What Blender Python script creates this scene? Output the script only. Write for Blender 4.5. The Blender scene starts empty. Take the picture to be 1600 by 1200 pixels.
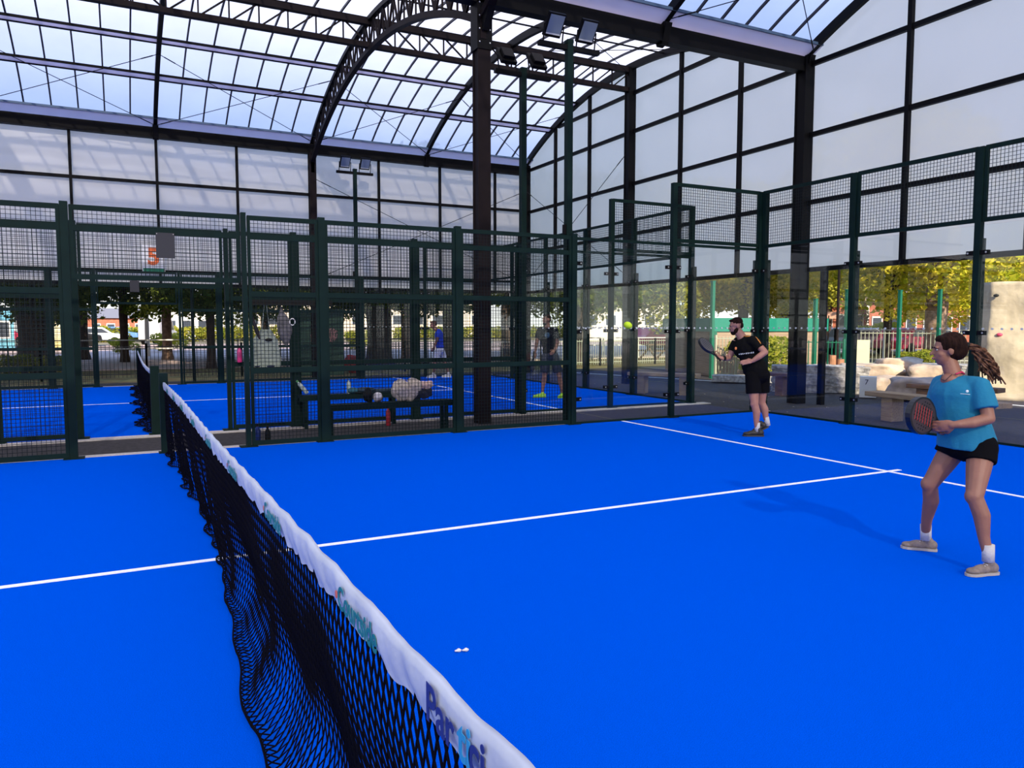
import bpy, bmesh, math, random
from mathutils import Vector, Matrix, noise
C = bpy.context.scene
COL = C.collection
R = math.radians
PI = math.pi

# ------------------------------------------------------------------ camera, sky, sun, exposure
CAM = Vector((-0.4733, -5.4662, 1.5937)); YAW = 1.0964; PITCH = -0.0767; FPX = 1193.74
cd = bpy.data.cameras.new('camera'); cam = bpy.data.objects.new('camera', cd); COL.objects.link(cam)
cd.sensor_fit = 'HORIZONTAL'; cd.sensor_width = 36.0; cd.lens = FPX / 1600 * 36
cam.location = CAM
fw = Vector((math.cos(YAW) * math.cos(PITCH), math.sin(YAW) * math.cos(PITCH), math.sin(PITCH)))
cam.rotation_euler = fw.to_track_quat('-Z', 'Y').to_euler()
cd.clip_start = 0.05; cd.clip_end = 500
C.camera = cam
C.view_settings.view_transform = 'Standard'; C.view_settings.look = 'None'
C.view_settings.gamma = 1; C.view_settings.use_curve_mapping = False
C.view_settings.exposure = 0.0
C.cycles.transparent_max_bounces = 40
C.cycles.max_bounces = 8; C.cycles.diffuse_bounces = 4; C.cycles.glossy_bounces = 3; C.cycles.transmission_bounces = 4
C.cycles.sample_clamp_indirect = 6

w = bpy.data.worlds.new('sky'); C.world = w; w.use_nodes = True
nt = w.node_tree; nd = nt.nodes; lk = nt.links; nd.clear()
out = nd.new('ShaderNodeOutputWorld'); bg = nd.new('ShaderNodeBackground')
tc = nd.new('ShaderNodeTexCoord'); sep = nd.new('ShaderNodeSeparateXYZ')
grad = nd.new('ShaderNodeValToRGB'); e = grad.color_ramp.elements
e[0].position = 0.0; e[0].color = (0.92, 0.90, 0.85, 1)
e[1].position = 0.9; e[1].color = (0.24, 0.44, 0.98, 1)
m1 = e.new(0.28); m1.color = (0.32, 0.53, 1.0, 1)
nz = nd.new('ShaderNodeTexNoise'); nz.inputs['Scale'].default_value = 2.3; nz.inputs['Detail'].default_value = 6
cr = nd.new('ShaderNodeValToRGB'); cr.color_ramp.elements[0].position = 0.55; cr.color_ramp.elements[1].position = 0.75
mx = nd.new('ShaderNodeMix'); mx.data_type = 'RGBA'; mx.inputs[7].default_value = (0.95, 0.96, 1.0, 1)
lk.new(tc.outputs['Generated'], sep.inputs[0]); lk.new(sep.outputs['Z'], grad.inputs[0])
lk.new(tc.outputs['Generated'], nz.inputs['Vector']); lk.new(nz.outputs['Fac'], cr.inputs[0])
lk.new(cr.outputs[0], mx.inputs[0]); lk.new(grad.outputs[0], mx.inputs[6])
lk.new(mx.outputs[2], bg.inputs[0]); bg.inputs[1].default_value = 1.5
lk.new(bg.outputs[0], out.inputs[0])

sl = bpy.data.lights.new('sun', 'SUN'); sun = bpy.data.objects.new('sun', sl); COL.objects.link(sun)
sl.energy = 9.5; sl.angle = R(1.0); sl.color = (1.0, 0.86, 0.67)
TOSUN = Vector((-0.17, -0.80, 0.47)).normalized()
sun.rotation_euler = TOSUN.to_track_quat('Z', 'Y').to_euler()
sun.location = (0, -40, 30)

def spot(u, D):
    """ground point at distance D along the bearing of image column u"""
    a = YAW - math.atan((u - 800) / FPX)
    return Vector((CAM.x + math.cos(a) * D, CAM.y + math.sin(a) * D, 0))

# ------------------------------------------------------------------ materials
MATS = {}
def mat(name, col, rough=0.6, metal=0.0, noise_amt=0.0, scale=20.0, bump=0.0, bscale=60.0, spec=0.5, detail=4, col2=None, stretch=None):
    if name in MATS: return MATS[name]
    m = bpy.data.materials.new(name); m.use_nodes = True
    n = m.node_tree.nodes; l = m.node_tree.links; b = n['Principled BSDF']
    b.inputs['Base Color'].default_value = (*col, 1); b.inputs['Roughness'].default_value = rough
    b.inputs['Metallic'].default_value = metal; b.inputs['Specular IOR Level'].default_value = spec
    t = n.new('ShaderNodeTexCoord'); src = t.outputs['Object']
    if stretch:
        mp = n.new('ShaderNodeMapping'); mp.inputs['Scale'].default_value = stretch
        l.new(src, mp.inputs[0]); src = mp.outputs[0]
    if noise_amt > 0 or col2:
        z = n.new('ShaderNodeTexNoise'); z.inputs['Scale'].default_value = scale; z.inputs['Detail'].default_value = detail
        l.new(src, z.inputs['Vector'])
        r = n.new('ShaderNodeValToRGB'); r.color_ramp.elements[0].position = 0.35; r.color_ramp.elements[1].position = 0.65
        a = noise_amt
        if col2: c0, c1 = col, col2
        else: c0 = tuple(max(0, c * (1 - a)) for c in col); c1 = tuple(min(1, c * (1 + a)) for c in col)
        r.color_ramp.elements[0].color = (*c0, 1); r.color_ramp.elements[1].color = (*c1, 1)
        l.new(z.outputs['Fac'], r.inputs[0]); l.new(r.outputs[0], b.inputs['Base Color'])
    if bump > 0:
        z2 = n.new('ShaderNodeTexNoise'); z2.inputs['Scale'].default_value = bscale; z2.inputs['Detail'].default_value = 3
        l.new(src, z2.inputs['Vector'])
        bp = n.new('ShaderNodeBump'); bp.inputs['Strength'].default_value = bump; bp.inputs['Distance'].default_value = 0.02
        l.new(z2.outputs['Fac'], bp.inputs['Height']); l.new(bp.outputs[0], b.inputs['Normal'])
    MATS[name] = m
    return m

M_TURF = mat('blue_turf', (0.0, 0.098, 0.73), 0.95, 0, 0.16, 260, 0.6, 300, 0.0)
M_LINE = mat('white_line', (0.85, 0.86, 0.86), 0.8, 0, 0.06, 60)
M_ASPH = mat('asphalt', (0.056, 0.047, 0.042), 0.9, 0, 0.25, 18, 0.5, 220, 0.3)
M_KERB = mat('concrete_kerb', (0.50, 0.45, 0.40), 0.9, 0, 0.15, 30, 0.3, 90)
M_GREEN = mat('green_powder_coat', (0.003, 0.014, 0.012), 0.6, 0, 0.1, 8, 0, 60, 0.10)
M_WIRE = mat('green_wire', (0.004, 0.010, 0.010), 0.6, spec=0.15)
M_BLACK = mat('dark_steel', (0.003, 0.0028, 0.0035), 0.55, 0, 0.1, 4, 0, 60, 0.10)
M_BROWN = mat('brown_black_steel', (0.010, 0.0065, 0.007), 0.65, 0, 0.15, 6, 0, 60, 0.10)
M_CABLE = mat('steel_cable', (0.01, 0.01, 0.012), 0.6, spec=.1)
M_BOLT = mat('zinc_bolt', (0.5, 0.5, 0.5), 0.35, 0.8)
M_ALU = mat('aluminium_profile', (0.60, 0.60, 0.68), 0.45, 0.2, 0.05, 3)
M_GLZ = mat('glazing_bar', (0.035, 0.035, 0.045), 0.5, 0.1, spec=.2)
M_NET = mat('black_net_cord', (0.002, 0.002, 0.005), 0.9, spec=.05)
M_BLUEBEAM = mat('blue_grey_gutter', (0.07, 0.12, 0.20), 0.5, 0.2)

def sheet_mat(name, transp, trans_col, tint, gloss=0.06, dirt_or_reflection=0.12, bump=0.0, dscale=0.6, strtch=(1, 1, 1), dif=0.1):
    m = bpy.data.materials.new(name); m.use_nodes = True
    n = m.node_tree.nodes; l = m.node_tree.links; n.clear()
    o = n.new('ShaderNodeOutputMaterial'); tr = n.new('ShaderNodeBsdfTransparent'); tl = n.new('ShaderNodeBsdfTranslucent')
    df = n.new('ShaderNodeBsdfDiffuse'); gl = n.new('ShaderNodeBsdfGlossy'); gl.inputs['Roughness'].default_value = 0.22
    df.inputs[0].default_value = (0.90, 0.86, 0.85, 1)
    t = n.new('ShaderNodeTexCoord'); mp = n.new('ShaderNodeMapping'); mp.inputs['Scale'].default_value = strtch
    z = n.new('ShaderNodeTexNoise'); z.inputs['Scale'].default_value = dscale; z.inputs['Detail'].default_value = 5
    l.new(t.outputs['Object'], mp.inputs[0]); l.new(mp.outputs[0], z.inputs['Vector'])
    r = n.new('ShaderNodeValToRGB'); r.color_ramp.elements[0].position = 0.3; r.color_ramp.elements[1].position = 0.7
    r.color_ramp.elements[0].color = tuple(c * (1 - dirt_or_reflection) for c in trans_col) + (1,)
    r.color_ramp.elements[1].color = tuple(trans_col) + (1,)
    l.new(z.outputs['Fac'], r.inputs[0]); l.new(r.outputs[0], tl.inputs[0])
    tr.inputs[0].default_value = (*tint, 1)
    a = n.new('ShaderNodeMixShader'); a.inputs[0].default_value = dif; l.new(tl.outputs[0], a.inputs[1]); l.new(df.outputs[0], a.inputs[2])
    b = n.new('ShaderNodeMixShader'); b.inputs[0].default_value = transp; l.new(a.outputs[0], b.inputs[1]); l.new(tr.outputs[0], b.inputs[2])
    c = n.new('ShaderNodeMixShader'); c.inputs[0].default_value = gloss; l.new(b.outputs[0], c.inputs[1]); l.new(gl.outputs[0], c.inputs[2])
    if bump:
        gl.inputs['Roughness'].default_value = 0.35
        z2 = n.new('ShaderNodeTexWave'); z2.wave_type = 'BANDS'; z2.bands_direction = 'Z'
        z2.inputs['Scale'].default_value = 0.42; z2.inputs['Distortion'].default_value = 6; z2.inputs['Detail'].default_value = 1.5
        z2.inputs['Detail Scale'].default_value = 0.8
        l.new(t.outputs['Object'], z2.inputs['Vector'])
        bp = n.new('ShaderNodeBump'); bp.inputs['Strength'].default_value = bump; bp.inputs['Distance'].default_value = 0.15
        l.new(z2.outputs['Fac'], bp.inputs['Height']); l.new(bp.outputs[0], gl.inputs['Normal']); l.new(z2.outputs['Fac'], r.inputs[0])  # wavy reflections painted as darker bands into the translucent colour
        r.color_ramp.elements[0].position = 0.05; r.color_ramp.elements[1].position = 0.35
    l.new(c.outputs[0], o.inputs[0])
    return m
M_ROOF = sheet_mat('clear_roof_sheet', 0.20, (0.78, 0.745, 0.76), (0.86, 0.91, 1.0), 0.03, 0.10, 0, 0.9, (1, 1, 1), 0.08)
M_FLANGE = sheet_mat('pale_flashing_band', 0.08, (0.86, 0.80, 0.88), (0.92, 0.95, 1.0), 0.05, 0.06, 0, 0.9, (1, 1, 1), 0.3)
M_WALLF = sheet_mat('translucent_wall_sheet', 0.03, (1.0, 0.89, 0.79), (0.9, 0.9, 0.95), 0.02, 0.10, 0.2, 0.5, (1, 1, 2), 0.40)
M_WALLR = sheet_mat('opal_wall_sheet', 0.05, (1.0, 0.92, 0.81), (0.9, 0.92, 0.97), 0.05, 0.06, 0, 0.5)

def glass_mat(name, tint):
    m = bpy.data.materials.new(name); m.use_nodes = True
    n = m.node_tree.nodes; l = m.node_tree.links; n.clear()
    o = n.new('ShaderNodeOutputMaterial'); tr = n.new('ShaderNodeBsdfTransparent'); tr.inputs[0].default_value = (*tint, 1)
    gl = n.new('ShaderNodeBsdfGlossy'); gl.inputs['Roughness'].default_value = 0.0
    fr = n.new('ShaderNodeFresnel'); ge = n.new('ShaderNodeNewGeometry'); mi = n.new('ShaderNodeMapRange'); mi.inputs['To Min'].default_value = 1.42; mi.inputs['To Max'].default_value = 1 / 1.42
    l.new(ge.outputs['Backfacing'], mi.inputs['Value']); l.new(mi.outputs[0], fr.inputs[0])
    mm = n.new('ShaderNodeMixShader'); l.new(fr.outputs[0], mm.inputs[0]); l.new(tr.outputs[0], mm.inputs[1]); l.new(gl.outputs[0], mm.inputs[2])
    l.new(mm.outputs[0], o.inputs[0]); return m
M_GLASS = glass_mat('court_glass', (0.965, 0.985, 0.98))

# ------------------------------------------------------------------ mesh helpers
class MB:
    def __init__(s): s.v = []; s.f = []
    def add(s, vs, fs):
        o = len(s.v); s.v.extend([tuple(p) for p in vs]); s.f.extend([tuple(i + o for i in f) for f in fs]); return s
    def box(s, x0, x1, y0, y1, z0, z1):
        vs = [(x, y, z) for z in (z0, z1) for y in (y0, y1) for x in (x0, x1)]
        return s.add(vs, [(0, 2, 3, 1), (4, 5, 7, 6), (0, 1, 5, 4), (2, 6, 7, 3), (0, 4, 6, 2), (1, 3, 7, 5)])
    def obox(s, c, sx, sy, sz, M=None):
        vs = [Vector((x * sx / 2, y * sy / 2, z * sz / 2)) for z in (-1, 1) for y in (-1, 1) for x in (-1, 1)]
        if M is not None: vs = [M @ p for p in vs]
        c = Vector(c); vs = [p + c for p in vs]
        return s.add(vs, [(0, 2, 3, 1), (4, 5, 7, 6), (0, 1, 5, 4), (2, 6, 7, 3), (0, 4, 6, 2), (1, 3, 7, 5)])
    def bar(s, a, b, wd, ht=None, up=(0, 0, 1)):
        a = Vector(a); b = Vector(b); d = b - a
        if d.length < 1e-6: return s
        ht = wd if ht is None else ht
        d.normalize(); u = Vector(up)
        if abs(d.dot(u)) > 0.98: u = Vector((1, 0, 0))
        sd = d.cross(u).normalized(); u = sd.cross(d)
        vs = []
        for p in (a, b):
            for i, j in ((-1, -1), (1, -1), (1, 1), (-1, 1)): vs.append(p + sd * (i * wd / 2) + u * (j * ht / 2))
        return s.add(vs, [(0, 3, 2, 1), (4, 5, 6, 7), (0, 1, 5, 4), (1, 2, 6, 5), (2, 3, 7, 6), (3, 0, 4, 7)])
    def tube(s, a, b, r, n=8, r2=None, caps=True):
        a = Vector(a); b = Vector(b); d = (b - a).normalized(); r2 = r if r2 is None else r2
        u = Vector((0, 0, 1)) if abs(d.z) < 0.95 else Vector((1, 0, 0))
        x = d.cross(u).normalized(); y = d.cross(x)
        vs = [a + (x * math.cos(2 * PI * i / n) + y * math.sin(2 * PI * i / n)) * r for i in range(n)]
        vs += [b + (x * math.cos(2 * PI * i / n) + y * math.sin(2 * PI * i / n)) * r2 for i in range(n)]
        fs = [(i, (i + 1) % n, n + (i + 1) % n, n + i) for i in range(n)]
        if caps: fs += [tuple(range(n - 1, -1, -1)), tuple(range(n, 2 * n))]
        return s.add(vs, fs)
    def path(s, pts, r, n=6):
        for a, b in zip(pts[:-1], pts[1:]): s.tube(a, b, r, n)
        return s
    def lathe(s, c, prof, n=16, axis=None):
        c = Vector(c); q = Vector((0, 0, 1)).rotation_difference(Vector(axis)) if axis else None
        vs = []
        for r, z in prof:
            for i in range(n):
                p = Vector((r * math.cos(2 * PI * i / n), r * math.sin(2 * PI * i / n), z))
                vs.append((q @ p if q else p) + c)
        fs = []
        for k in range(len(prof) - 1):
            for i in range(n): fs.append((k * n + i, k * n + (i + 1) % n, (k + 1) * n + (i + 1) % n, (k + 1) * n + i))
        fs += [tuple(range(n - 1, -1, -1)), tuple(range((len(prof) - 1) * n, len(prof) * n))]
        return s.add(vs, fs)
    def ell(s, c, rx, ry, rz, M=None, nu=16, nv=10, disp=None):
        c = Vector(c); vs = []
        for j in range(nv + 1):
            th = PI * j / nv
            for i in range(nu):
                ph = 2 * PI * i / nu
                p = Vector((rx * math.sin(th) * math.cos(ph), ry * math.sin(th) * math.sin(ph), rz * math.cos(th)))
                if disp: p *= 1 + disp * noise.noise(p * (1.5 / max(rx, ry, rz)) + c)
                if M is not None: p = M @ p
                vs.append(p + c)
        fs = [(j * nu + i, (j + 1) * nu + i, (j + 1) * nu + (i + 1) % nu, j * nu + (i + 1) % nu) for j in range(nv) for i in range(nu)]
        return s.add(vs, fs)
    def capsule(s, a, ra, b, rb, n=14, k=5):
        a = Vector(a); b = Vector(b); d = (b - a); L = d.length; d.normalize()
        u = Vector((0, 0, 1)) if abs(d.z) < 0.95 else Vector((1, 0, 0))
        x = d.cross(u).normalized(); y = d.cross(x); prof = []
        for j in range(k + 1):
            t = PI / 2 * j / k; prof.append((ra * math.sin(t), -ra * math.cos(t)))
        for j in range(k + 1):
            t = PI / 2 * j / k; prof.append((rb * math.cos(t), L + rb * math.sin(t)))
        vs = []
        for r, z in prof:
            for i in range(n): vs.append(a + d * z + (x * math.cos(2 * PI * i / n) + y * math.sin(2 * PI * i / n)) * max(r, 1e-4))
        m = len(prof)
        fs = [(j * n + i, j * n + (i + 1) % n, (j + 1) * n + (i + 1) % n, (j + 1) * n + i) for j in range(m - 1) for i in range(n)]
        fs += [tuple(range(n - 1, -1, -1)), tuple(range((m - 1) * n, m * n))]
        return s.add(vs, fs)
    def build(s, name, m, parent=None, smooth=False, bevel=0):
        me = bpy.data.meshes.new(name)
        vs = s.v
        if parent is not None:
            W = world_of(parent).inverted(); vs = [W @ Vector(p) for p in vs]
        me.from_pydata([tuple(p) for p in vs], [], s.f); me.update()
        if smooth: me.polygons.foreach_set('use_smooth', [True] * len(me.polygons))
        me.materials.append(m)
        o = bpy.data.objects.new(name, me); COL.objects.link(o)
        if parent is not None: o.parent = parent
        if bevel:
            b = o.modifiers.new('bevel', 'BEVEL'); b.width = bevel; b.segments = 2; b.limit_method = 'ANGLE'
        return o
def world_of(o):
    m = Matrix.Translation(o.location) @ o.rotation_euler.to_matrix().to_4x4()
    return (world_of(o.parent) @ m) if o.parent else m
def tag(o, label=None, cat=None, group=None, kind=None):
    if label: o['label'] = label
    if cat: o['category'] = cat
    if group: o['group'] = group
    if kind: o['kind'] = kind
    return o
def thing(name, label, cat, loc=(0, 0, 0), rotz=0, group=None):
    o = bpy.data.objects.new(name, None); COL.objects.link(o); o.empty_display_size = 0.2
    o.location = loc; o.rotation_euler = (0, 0, rotz); return tag(o, label, cat, group)
def copy_tree(o, parent=None):
    c = o.copy(); COL.objects.link(c); c.parent = parent
    for ch in o.children: copy_tree(ch, c)
    return c
def struct(name, mb, m, **k):
    o = mb.build(name, m, **k); o['kind'] = 'structure'; return o

# ------------------------------------------------------------------ ground
struct('floor', MB().box(-26, 17.2, -20, 18.6, -0.3, -0.02), M_ASPH)
for nm, y0, y1 in (('court_surface', -5, 5), ('court_surface', 6.85, 16.95)):
    o = struct(nm, MB().box(-10, 10, y0, y1, -0.1, 0.0), M_TURF)
def court_lines(yc):
    b = MB()
    b.box(-7.15, 7.15, yc - .025, yc + .025, 0.0, 0.004)
    for s in (-1, 1): b.box(s * 6.95 - .025, s * 6.95 + .025, yc - 4.95, yc + 4.95, 0.0, 0.005)
    struct('court_lines', b, M_LINE)
court_lines(0.0); court_lines(12.0)
kb = MB()
for y0, y1 in ((5.0, 5.22), (6.62, 6.85), (16.95, 17.2)): kb.box(-10.2, 10.35, y0, y1, -0.05, -0.004)
struct('trim_1', kb, M_KERB)
channel = mat('dark_channel', (0.012, 0.02, 0.045), 0.7)
struct('trim_2', MB().box(10.0, 10.1, -5, 5, -0.05, 0.012).box(10.0, 10.1, 6.85, 16.95, -0.05, 0.012), channel)
struct('verge', MB().box(-60, 90, 18.6, 25.5, -0.3, -0.03),
       mat('dry_verge', (0.16, 0.10, 0.045), 0.95, 0, 0.3, 1.6, 0.4, 30, 0.2, 6, (0.20, 0.19, 0.07)))
struct('road', MB().box(-120, 160, 25.5, 66, -0.3, -0.04),
       mat('road_asphalt', (0.46, 0.34, 0.29), 0.85, 0, 0.12, 2.0, 0.2, 60))
struct('pavement', MB().box(-120, 160, 25.5, 27.5, -0.2, 0.02), mat('pavement_slabs', (0.50, 0.40, 0.35), 0.9, 0, 0.12, 4))
struct('park_ground', MB().box(17.2, 90, -60, 18.6, -0.3, -0.03),
       mat('park_ground', (0.19, 0.17, 0.13), 0.9, 0, 0.2, 0.8, 0.3, 40))
struct('far_ground', MB().box(-160, 260, 66, 220, -0.3, -0.05), mat('far_ground', (0.22, 0.18, 0.10), 0.95, 0, 0.3, 0.2))
# painted edge line on the tarmac outside the canopy
lb = MB(); pl = [(13.2, 17.0), (14.8, 11.5), (15.45, 10.2), (15.7, 8.9), (15.8, 7.6), (15.7, 5.6), (15.6, 3.9), (15.4, 0.0)]
for a, b in zip(pl[:-1], pl[1:]): lb.bar((a[0], a[1], -0.016), (b[0], b[1], -0.016), 0.07, 0.01)
struct('trim_3', lb, M_LINE)
tag(MB().ell((17.3, 10.4, -0.05), 2.0, 1.3, 0.16).build('artificial_grass', mat('artificial_grass', (0.07, 0.20, 0.05), 0.95, 0, 0.2, 40), smooth=True),
    'low bright green artificial grass mound behind the wooden bench beside the wooden store', 'grass', kind='stuff')
tag(MB().ell((18.4, 3.9, -0.05), 1.4, 1.8, 0.22).build('artificial_grass', MATS['artificial_grass'], smooth=True),
    'green artificial grass mound at the foot of the climbing boulder', 'grass', kind='stuff')
random.seed(5)
leafm = mat('dry_leaf', (0.45, 0.38, 0.25), 0.9)
lit = MB()
for i in range(60):
    x = random.uniform(10.4, 15); y = random.uniform(3, 14)
    r = random.uniform(.012, .03); a = random.uniform(0, PI)
    lit.add([(x + r * math.cos(a + k * PI / 2), y + r * math.sin(a + k * PI / 2), -.015 + .008 * (k % 2)) for k in range(4)], [(0, 1, 2, 3)])
tag(lit.build('leaf_litter', leafm), 'small pale dry leaves scattered on the dark tarmac beyond the glass', 'leaves', kind='stuff')

# ------------------------------------------------------------------ canopy geometry
RC = 12.55; ZC = 8.42 - RC
def vault_z(y, yc, dr=0.0): return ZC + math.sqrt((RC + dr) ** 2 - (y - yc) ** 2)
VA = [(5.9, 17.8, 11.85), (-6.0, 5.9, -0.05), (-17.9, -6.0, -11.95)]  # third vault is out of view, added to keep sun patches off the floor
ARX = [12.0, 8.4, 4.8, 0.6, -3.6, -7.8, -12.0, -16.0]
def arc_pts(yc, dr, ya, yb, n): return [Vector((0, ya + (yb - ya) * i / n, vault_z(ya + (yb - ya) * i / n, yc, dr))) for i in range(n + 1)]
# roof sheets
for vi, (ya, yb, yc) in enumerate(VA):
    b = MB(); n = 40; pts = arc_pts(yc, 0.20, ya, yb, n)
    vs = [(x, p.y, p.z) for x in (-16, 12.1) for p in pts]
    b.add(vs, [(i, i + 1, n + 2 + i, n + 1 + i) for i in range(n)])
    struct('ceiling', b, M_ROOF, smooth=True)
# glazing bars (parts of ceiling)
BARX = []
for a, c, n in ((4.8, 12.0, 12), (-7.8, 4.8, 21)):
    for i in range(n + 1):
        x = a + (c - a) * i / n
        if all(abs(x - q) > .01 for q in BARX): BARX.append(x)
for vi, (ya, yb, yc) in enumerate(VA[:2]):
    b = MB()
    for x in BARX:
        if any(abs(x - q) < .05 for q in ARX): continue
        if vi == 1 and x < 2: continue
        pts = arc_pts(yc, 0.17, ya, yb, 22)
        for p, q in zip(pts[:-1], pts[1:]): b.bar((x, p.y, p.z), (x, q.y, q.z), 0.035, 0.05)
    struct('ceiling_glazing_bars', b, M_GLZ)
# purlins: pale aluminium bands with dark edges towards the eaves, thin tubes near the ridge
for vi, (ya, yb, yc) in enumerate(VA[:2]):
    x0 = -7.8 if vi == 0 else 0.6
    for sgn in (-1, 1):
        for off in (4.33, 2.86):
            root = thing('roof_purlin', ('pale aluminium roof purlin along the %s side of the %s vault, %s' % (
                'far' if sgn > 0 else 'near', 'further' if vi == 0 else 'nearer', 'lower of two' if off > 4 else 'upper of two')), 'roof purlin',
                (x0, yc + sgn * off, 8))
            m = MB(); y1 = yc + sgn * off; y2 = yc + sgn * (off - .2)
            z1 = vault_z(y1, yc, 0.09); z2 = vault_z(y2, yc, 0.09)
            m.bar((x0, (y1 + y2) / 2, (z1 + z2) / 2), (12, (y1 + y2) / 2, (z1 + z2) / 2), math.hypot(y2 - y1, z2 - z1), 0.015,
                  up=(0, sgn * (z1 - z2), abs(y2 - y1)) if False else Vector((0, (y1 + y2) / 2 - yc, (z1 + z2) / 2 - ZC)).normalized())
            m.build('flange', M_FLANGE, root)
            for yy, zz in ((y1, z1), (y2, z2)): MB().bar((x0, yy, zz), (12, yy, zz), 0.045, 0.05).build('edge_rail', M_BLACK, root)
    for k, off in enumerate((-1.45, 0.0, 1.45)):
        if vi == 0 and off == 0: pass
        z = vault_z(yc + off, yc, 0.08)
        o = MB().tube((x0, yc + off, z), (12, yc + off, z), 0.02, 6).build('roof_rod', M_BLACK)
        tag(o, 'thin dark roof tube %s the ridge of the %s vault' % (('on the near side of', 'running under', 'on the far side of')[k], 'further' if vi == 0 else 'nearer'), 'roof tube')
# eaves: dark beam + pale base strip
def eave(y, label, sides, zt=6.93):
    root = thing('eave_beam', label, 'beam', (-12, y, zt))
    MB().box(-16, 12.1, y - .10, y + .10, zt - .28, zt).build('beam', M_BLACK, root)
    for s in sides:
        MB().bar((-16, y + s * .15, zt + .085), (12.1, y + s * .15, zt + .085), 0.36, 0.02, up=Vector((0, -s * .5, 1)).normalized()).build('gutter_strip', M_FLANGE, root)
        MB().bar((-16, y + s * .32, zt + .19), (12.1, y + s * .32, zt + .19), 0.05, 0.05).build('edge_rail', M_BLUEBEAM, root)
eave(17.8, 'dark steel eave beam along the top of the far translucent wall', (-1,))
eave(5.9, 'dark steel valley beam carried by the big column between the two courts', (-1, 1))
eave(-6.0, 'dark steel valley beam behind the camera over the near sideline', (-1, 1))
# arches
def arch_beam(x, vi, label, w_=0.10, d=0.17):
    ya, yb, yc = VA[vi]; b = MB(); pts = arc_pts(yc, d / 2, ya, yb, 36)
    for p, q in zip(pts[:-1], pts[1:]): b.bar((x, p.y, p.z), (x, q.y, q.z), w_, d)
    for s, y in ((1, ya), (-1, yb)):
        b.bar((x, y + s * .12, 6.98), (x, y, 6.62), 0.14, 0.16)
    o = b.build('roof_arch', M_BLACK); tag(o, label, 'roof arch', 'single steel arches of the roof'); del o['group']; return o
arch_beam(12.0, 0, 'dark curved end arch above the right translucent wall, beyond the valley beam')
arch_beam(12.0, 1, 'dark curved end arch above the right wall, at the top right corner of the view')
arch_beam(8.4, 0, 'single dark curved arch of the further vault between the lattice arch and the right wall')
arch_beam(8.4, 1, 'single dark curved arch of the nearer vault meeting the valley beam near the floodlights')
arch_beam(0.6, 0, 'single dark curved arch above the net gate, left of the lattice arch')
arch_beam(-7.8, 0, 'single dark curved arch of the further vault, beyond the left edge of the view')
def lattice_arch(x, vi, label):
    ya, yb, yc = VA[vi]
    root = thing('lattice_arch', label, 'roof arch', (x, yc, 7))
    o = MB(); p1 = arc_pts(yc, 0.05, ya, yb, 40)
    for p, q in zip(p1[:-1], p1[1:]): o.bar((x, p.y, p.z), (x, q.y, q.z), 0.12, 0.10)
    o.build('outer_chord', M_BLACK, root)
    # inner chord
    rise = 1.37; hc = 5.9; r = (hc * hc + rise * rise) / (2 * rise); zc = 7.80 - r
    def zi(y): return zc + math.sqrt(r * r - (y - yc) ** 2)
    i_ = MB(); ys = [yc - hc + 2 * hc * k / 40 for k in range(41)]
    for a, b in zip(ys[:-1], ys[1:]): i_.bar((x, a, zi(a)), (x, b, zi(b)), 0.12, 0.11)
    for s in (-1, 1): i_.bar((x, yc + s * hc, zi(yc + hc) + .02), (x, yc + s * hc, 6.1), 0.12, 0.10)
    i_.build('inner_chord', M_BROWN, root)
    wbs = MB(); n = 34
    for k in range(n):
        a = yc - 5.7 + 11.4 * k / n; b = yc - 5.7 + 11.4 * (k + 1) / n
        if k % 2: wbs.bar((x, a, zi(a)), (x, b, vault_z(b, yc, 0.05)), 0.04, 0.04)
        else: wbs.bar((x, a, vault_z(a, yc, 0.05)), (x, b, zi(b)), 0.04, 0.04)
        wbs.bar((x, a, zi(a)), (x, a, vault_z(a, yc, 0.05)), 0.03, 0.03)
    wbs.build('web_bars', M_BROWN, root)
lattice_arch(4.8, 0, 'deep dark lattice arch of the further vault springing from the big column')
lattice_arch(4.8, 1, 'lattice arch of the nearer vault, just out of view above the big column')
lattice_arch(-3.6, 0, 'lattice arch of the further vault beyond the left edge of the view')
# longitudinal lattice truss under the ridge of the further vault
yc = 11.85
root = thing('ridge_truss', 'long straight lattice truss running under the further vault to the right wall', 'truss', (0, yc, 8))
MB().box(-12, 12, yc - .07, yc + .07, 8.34, 8.47).build('top_chord', M_BROWN, root)
MB().box(-12, 12, yc - .07, yc + .07, 7.84, 7.95).build('bottom_chord', M_BROWN, root)
b = MB(); x = 12.0; k = 0
xs = [12 - 0.6 * i for i in range(41)]
for i, (a, c) in enumerate(zip(xs[:-1], xs[1:])):
    b.bar((a, yc, 7.9), (a, yc, 8.4), 0.03, 0.03)
    mid = 4.8 if a > 4.8 else -3.6
    right = (a > 8.4) or (0.6 < a <= 4.8)
    if right: b.bar((a, yc, 8.38), (c, yc, 7.9), 0.032, 0.032)
    else: b.bar((a, yc, 7.9), (c, yc, 8.38), 0.032, 0.032)
b.build('web_bars', M_BROWN, root)
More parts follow.
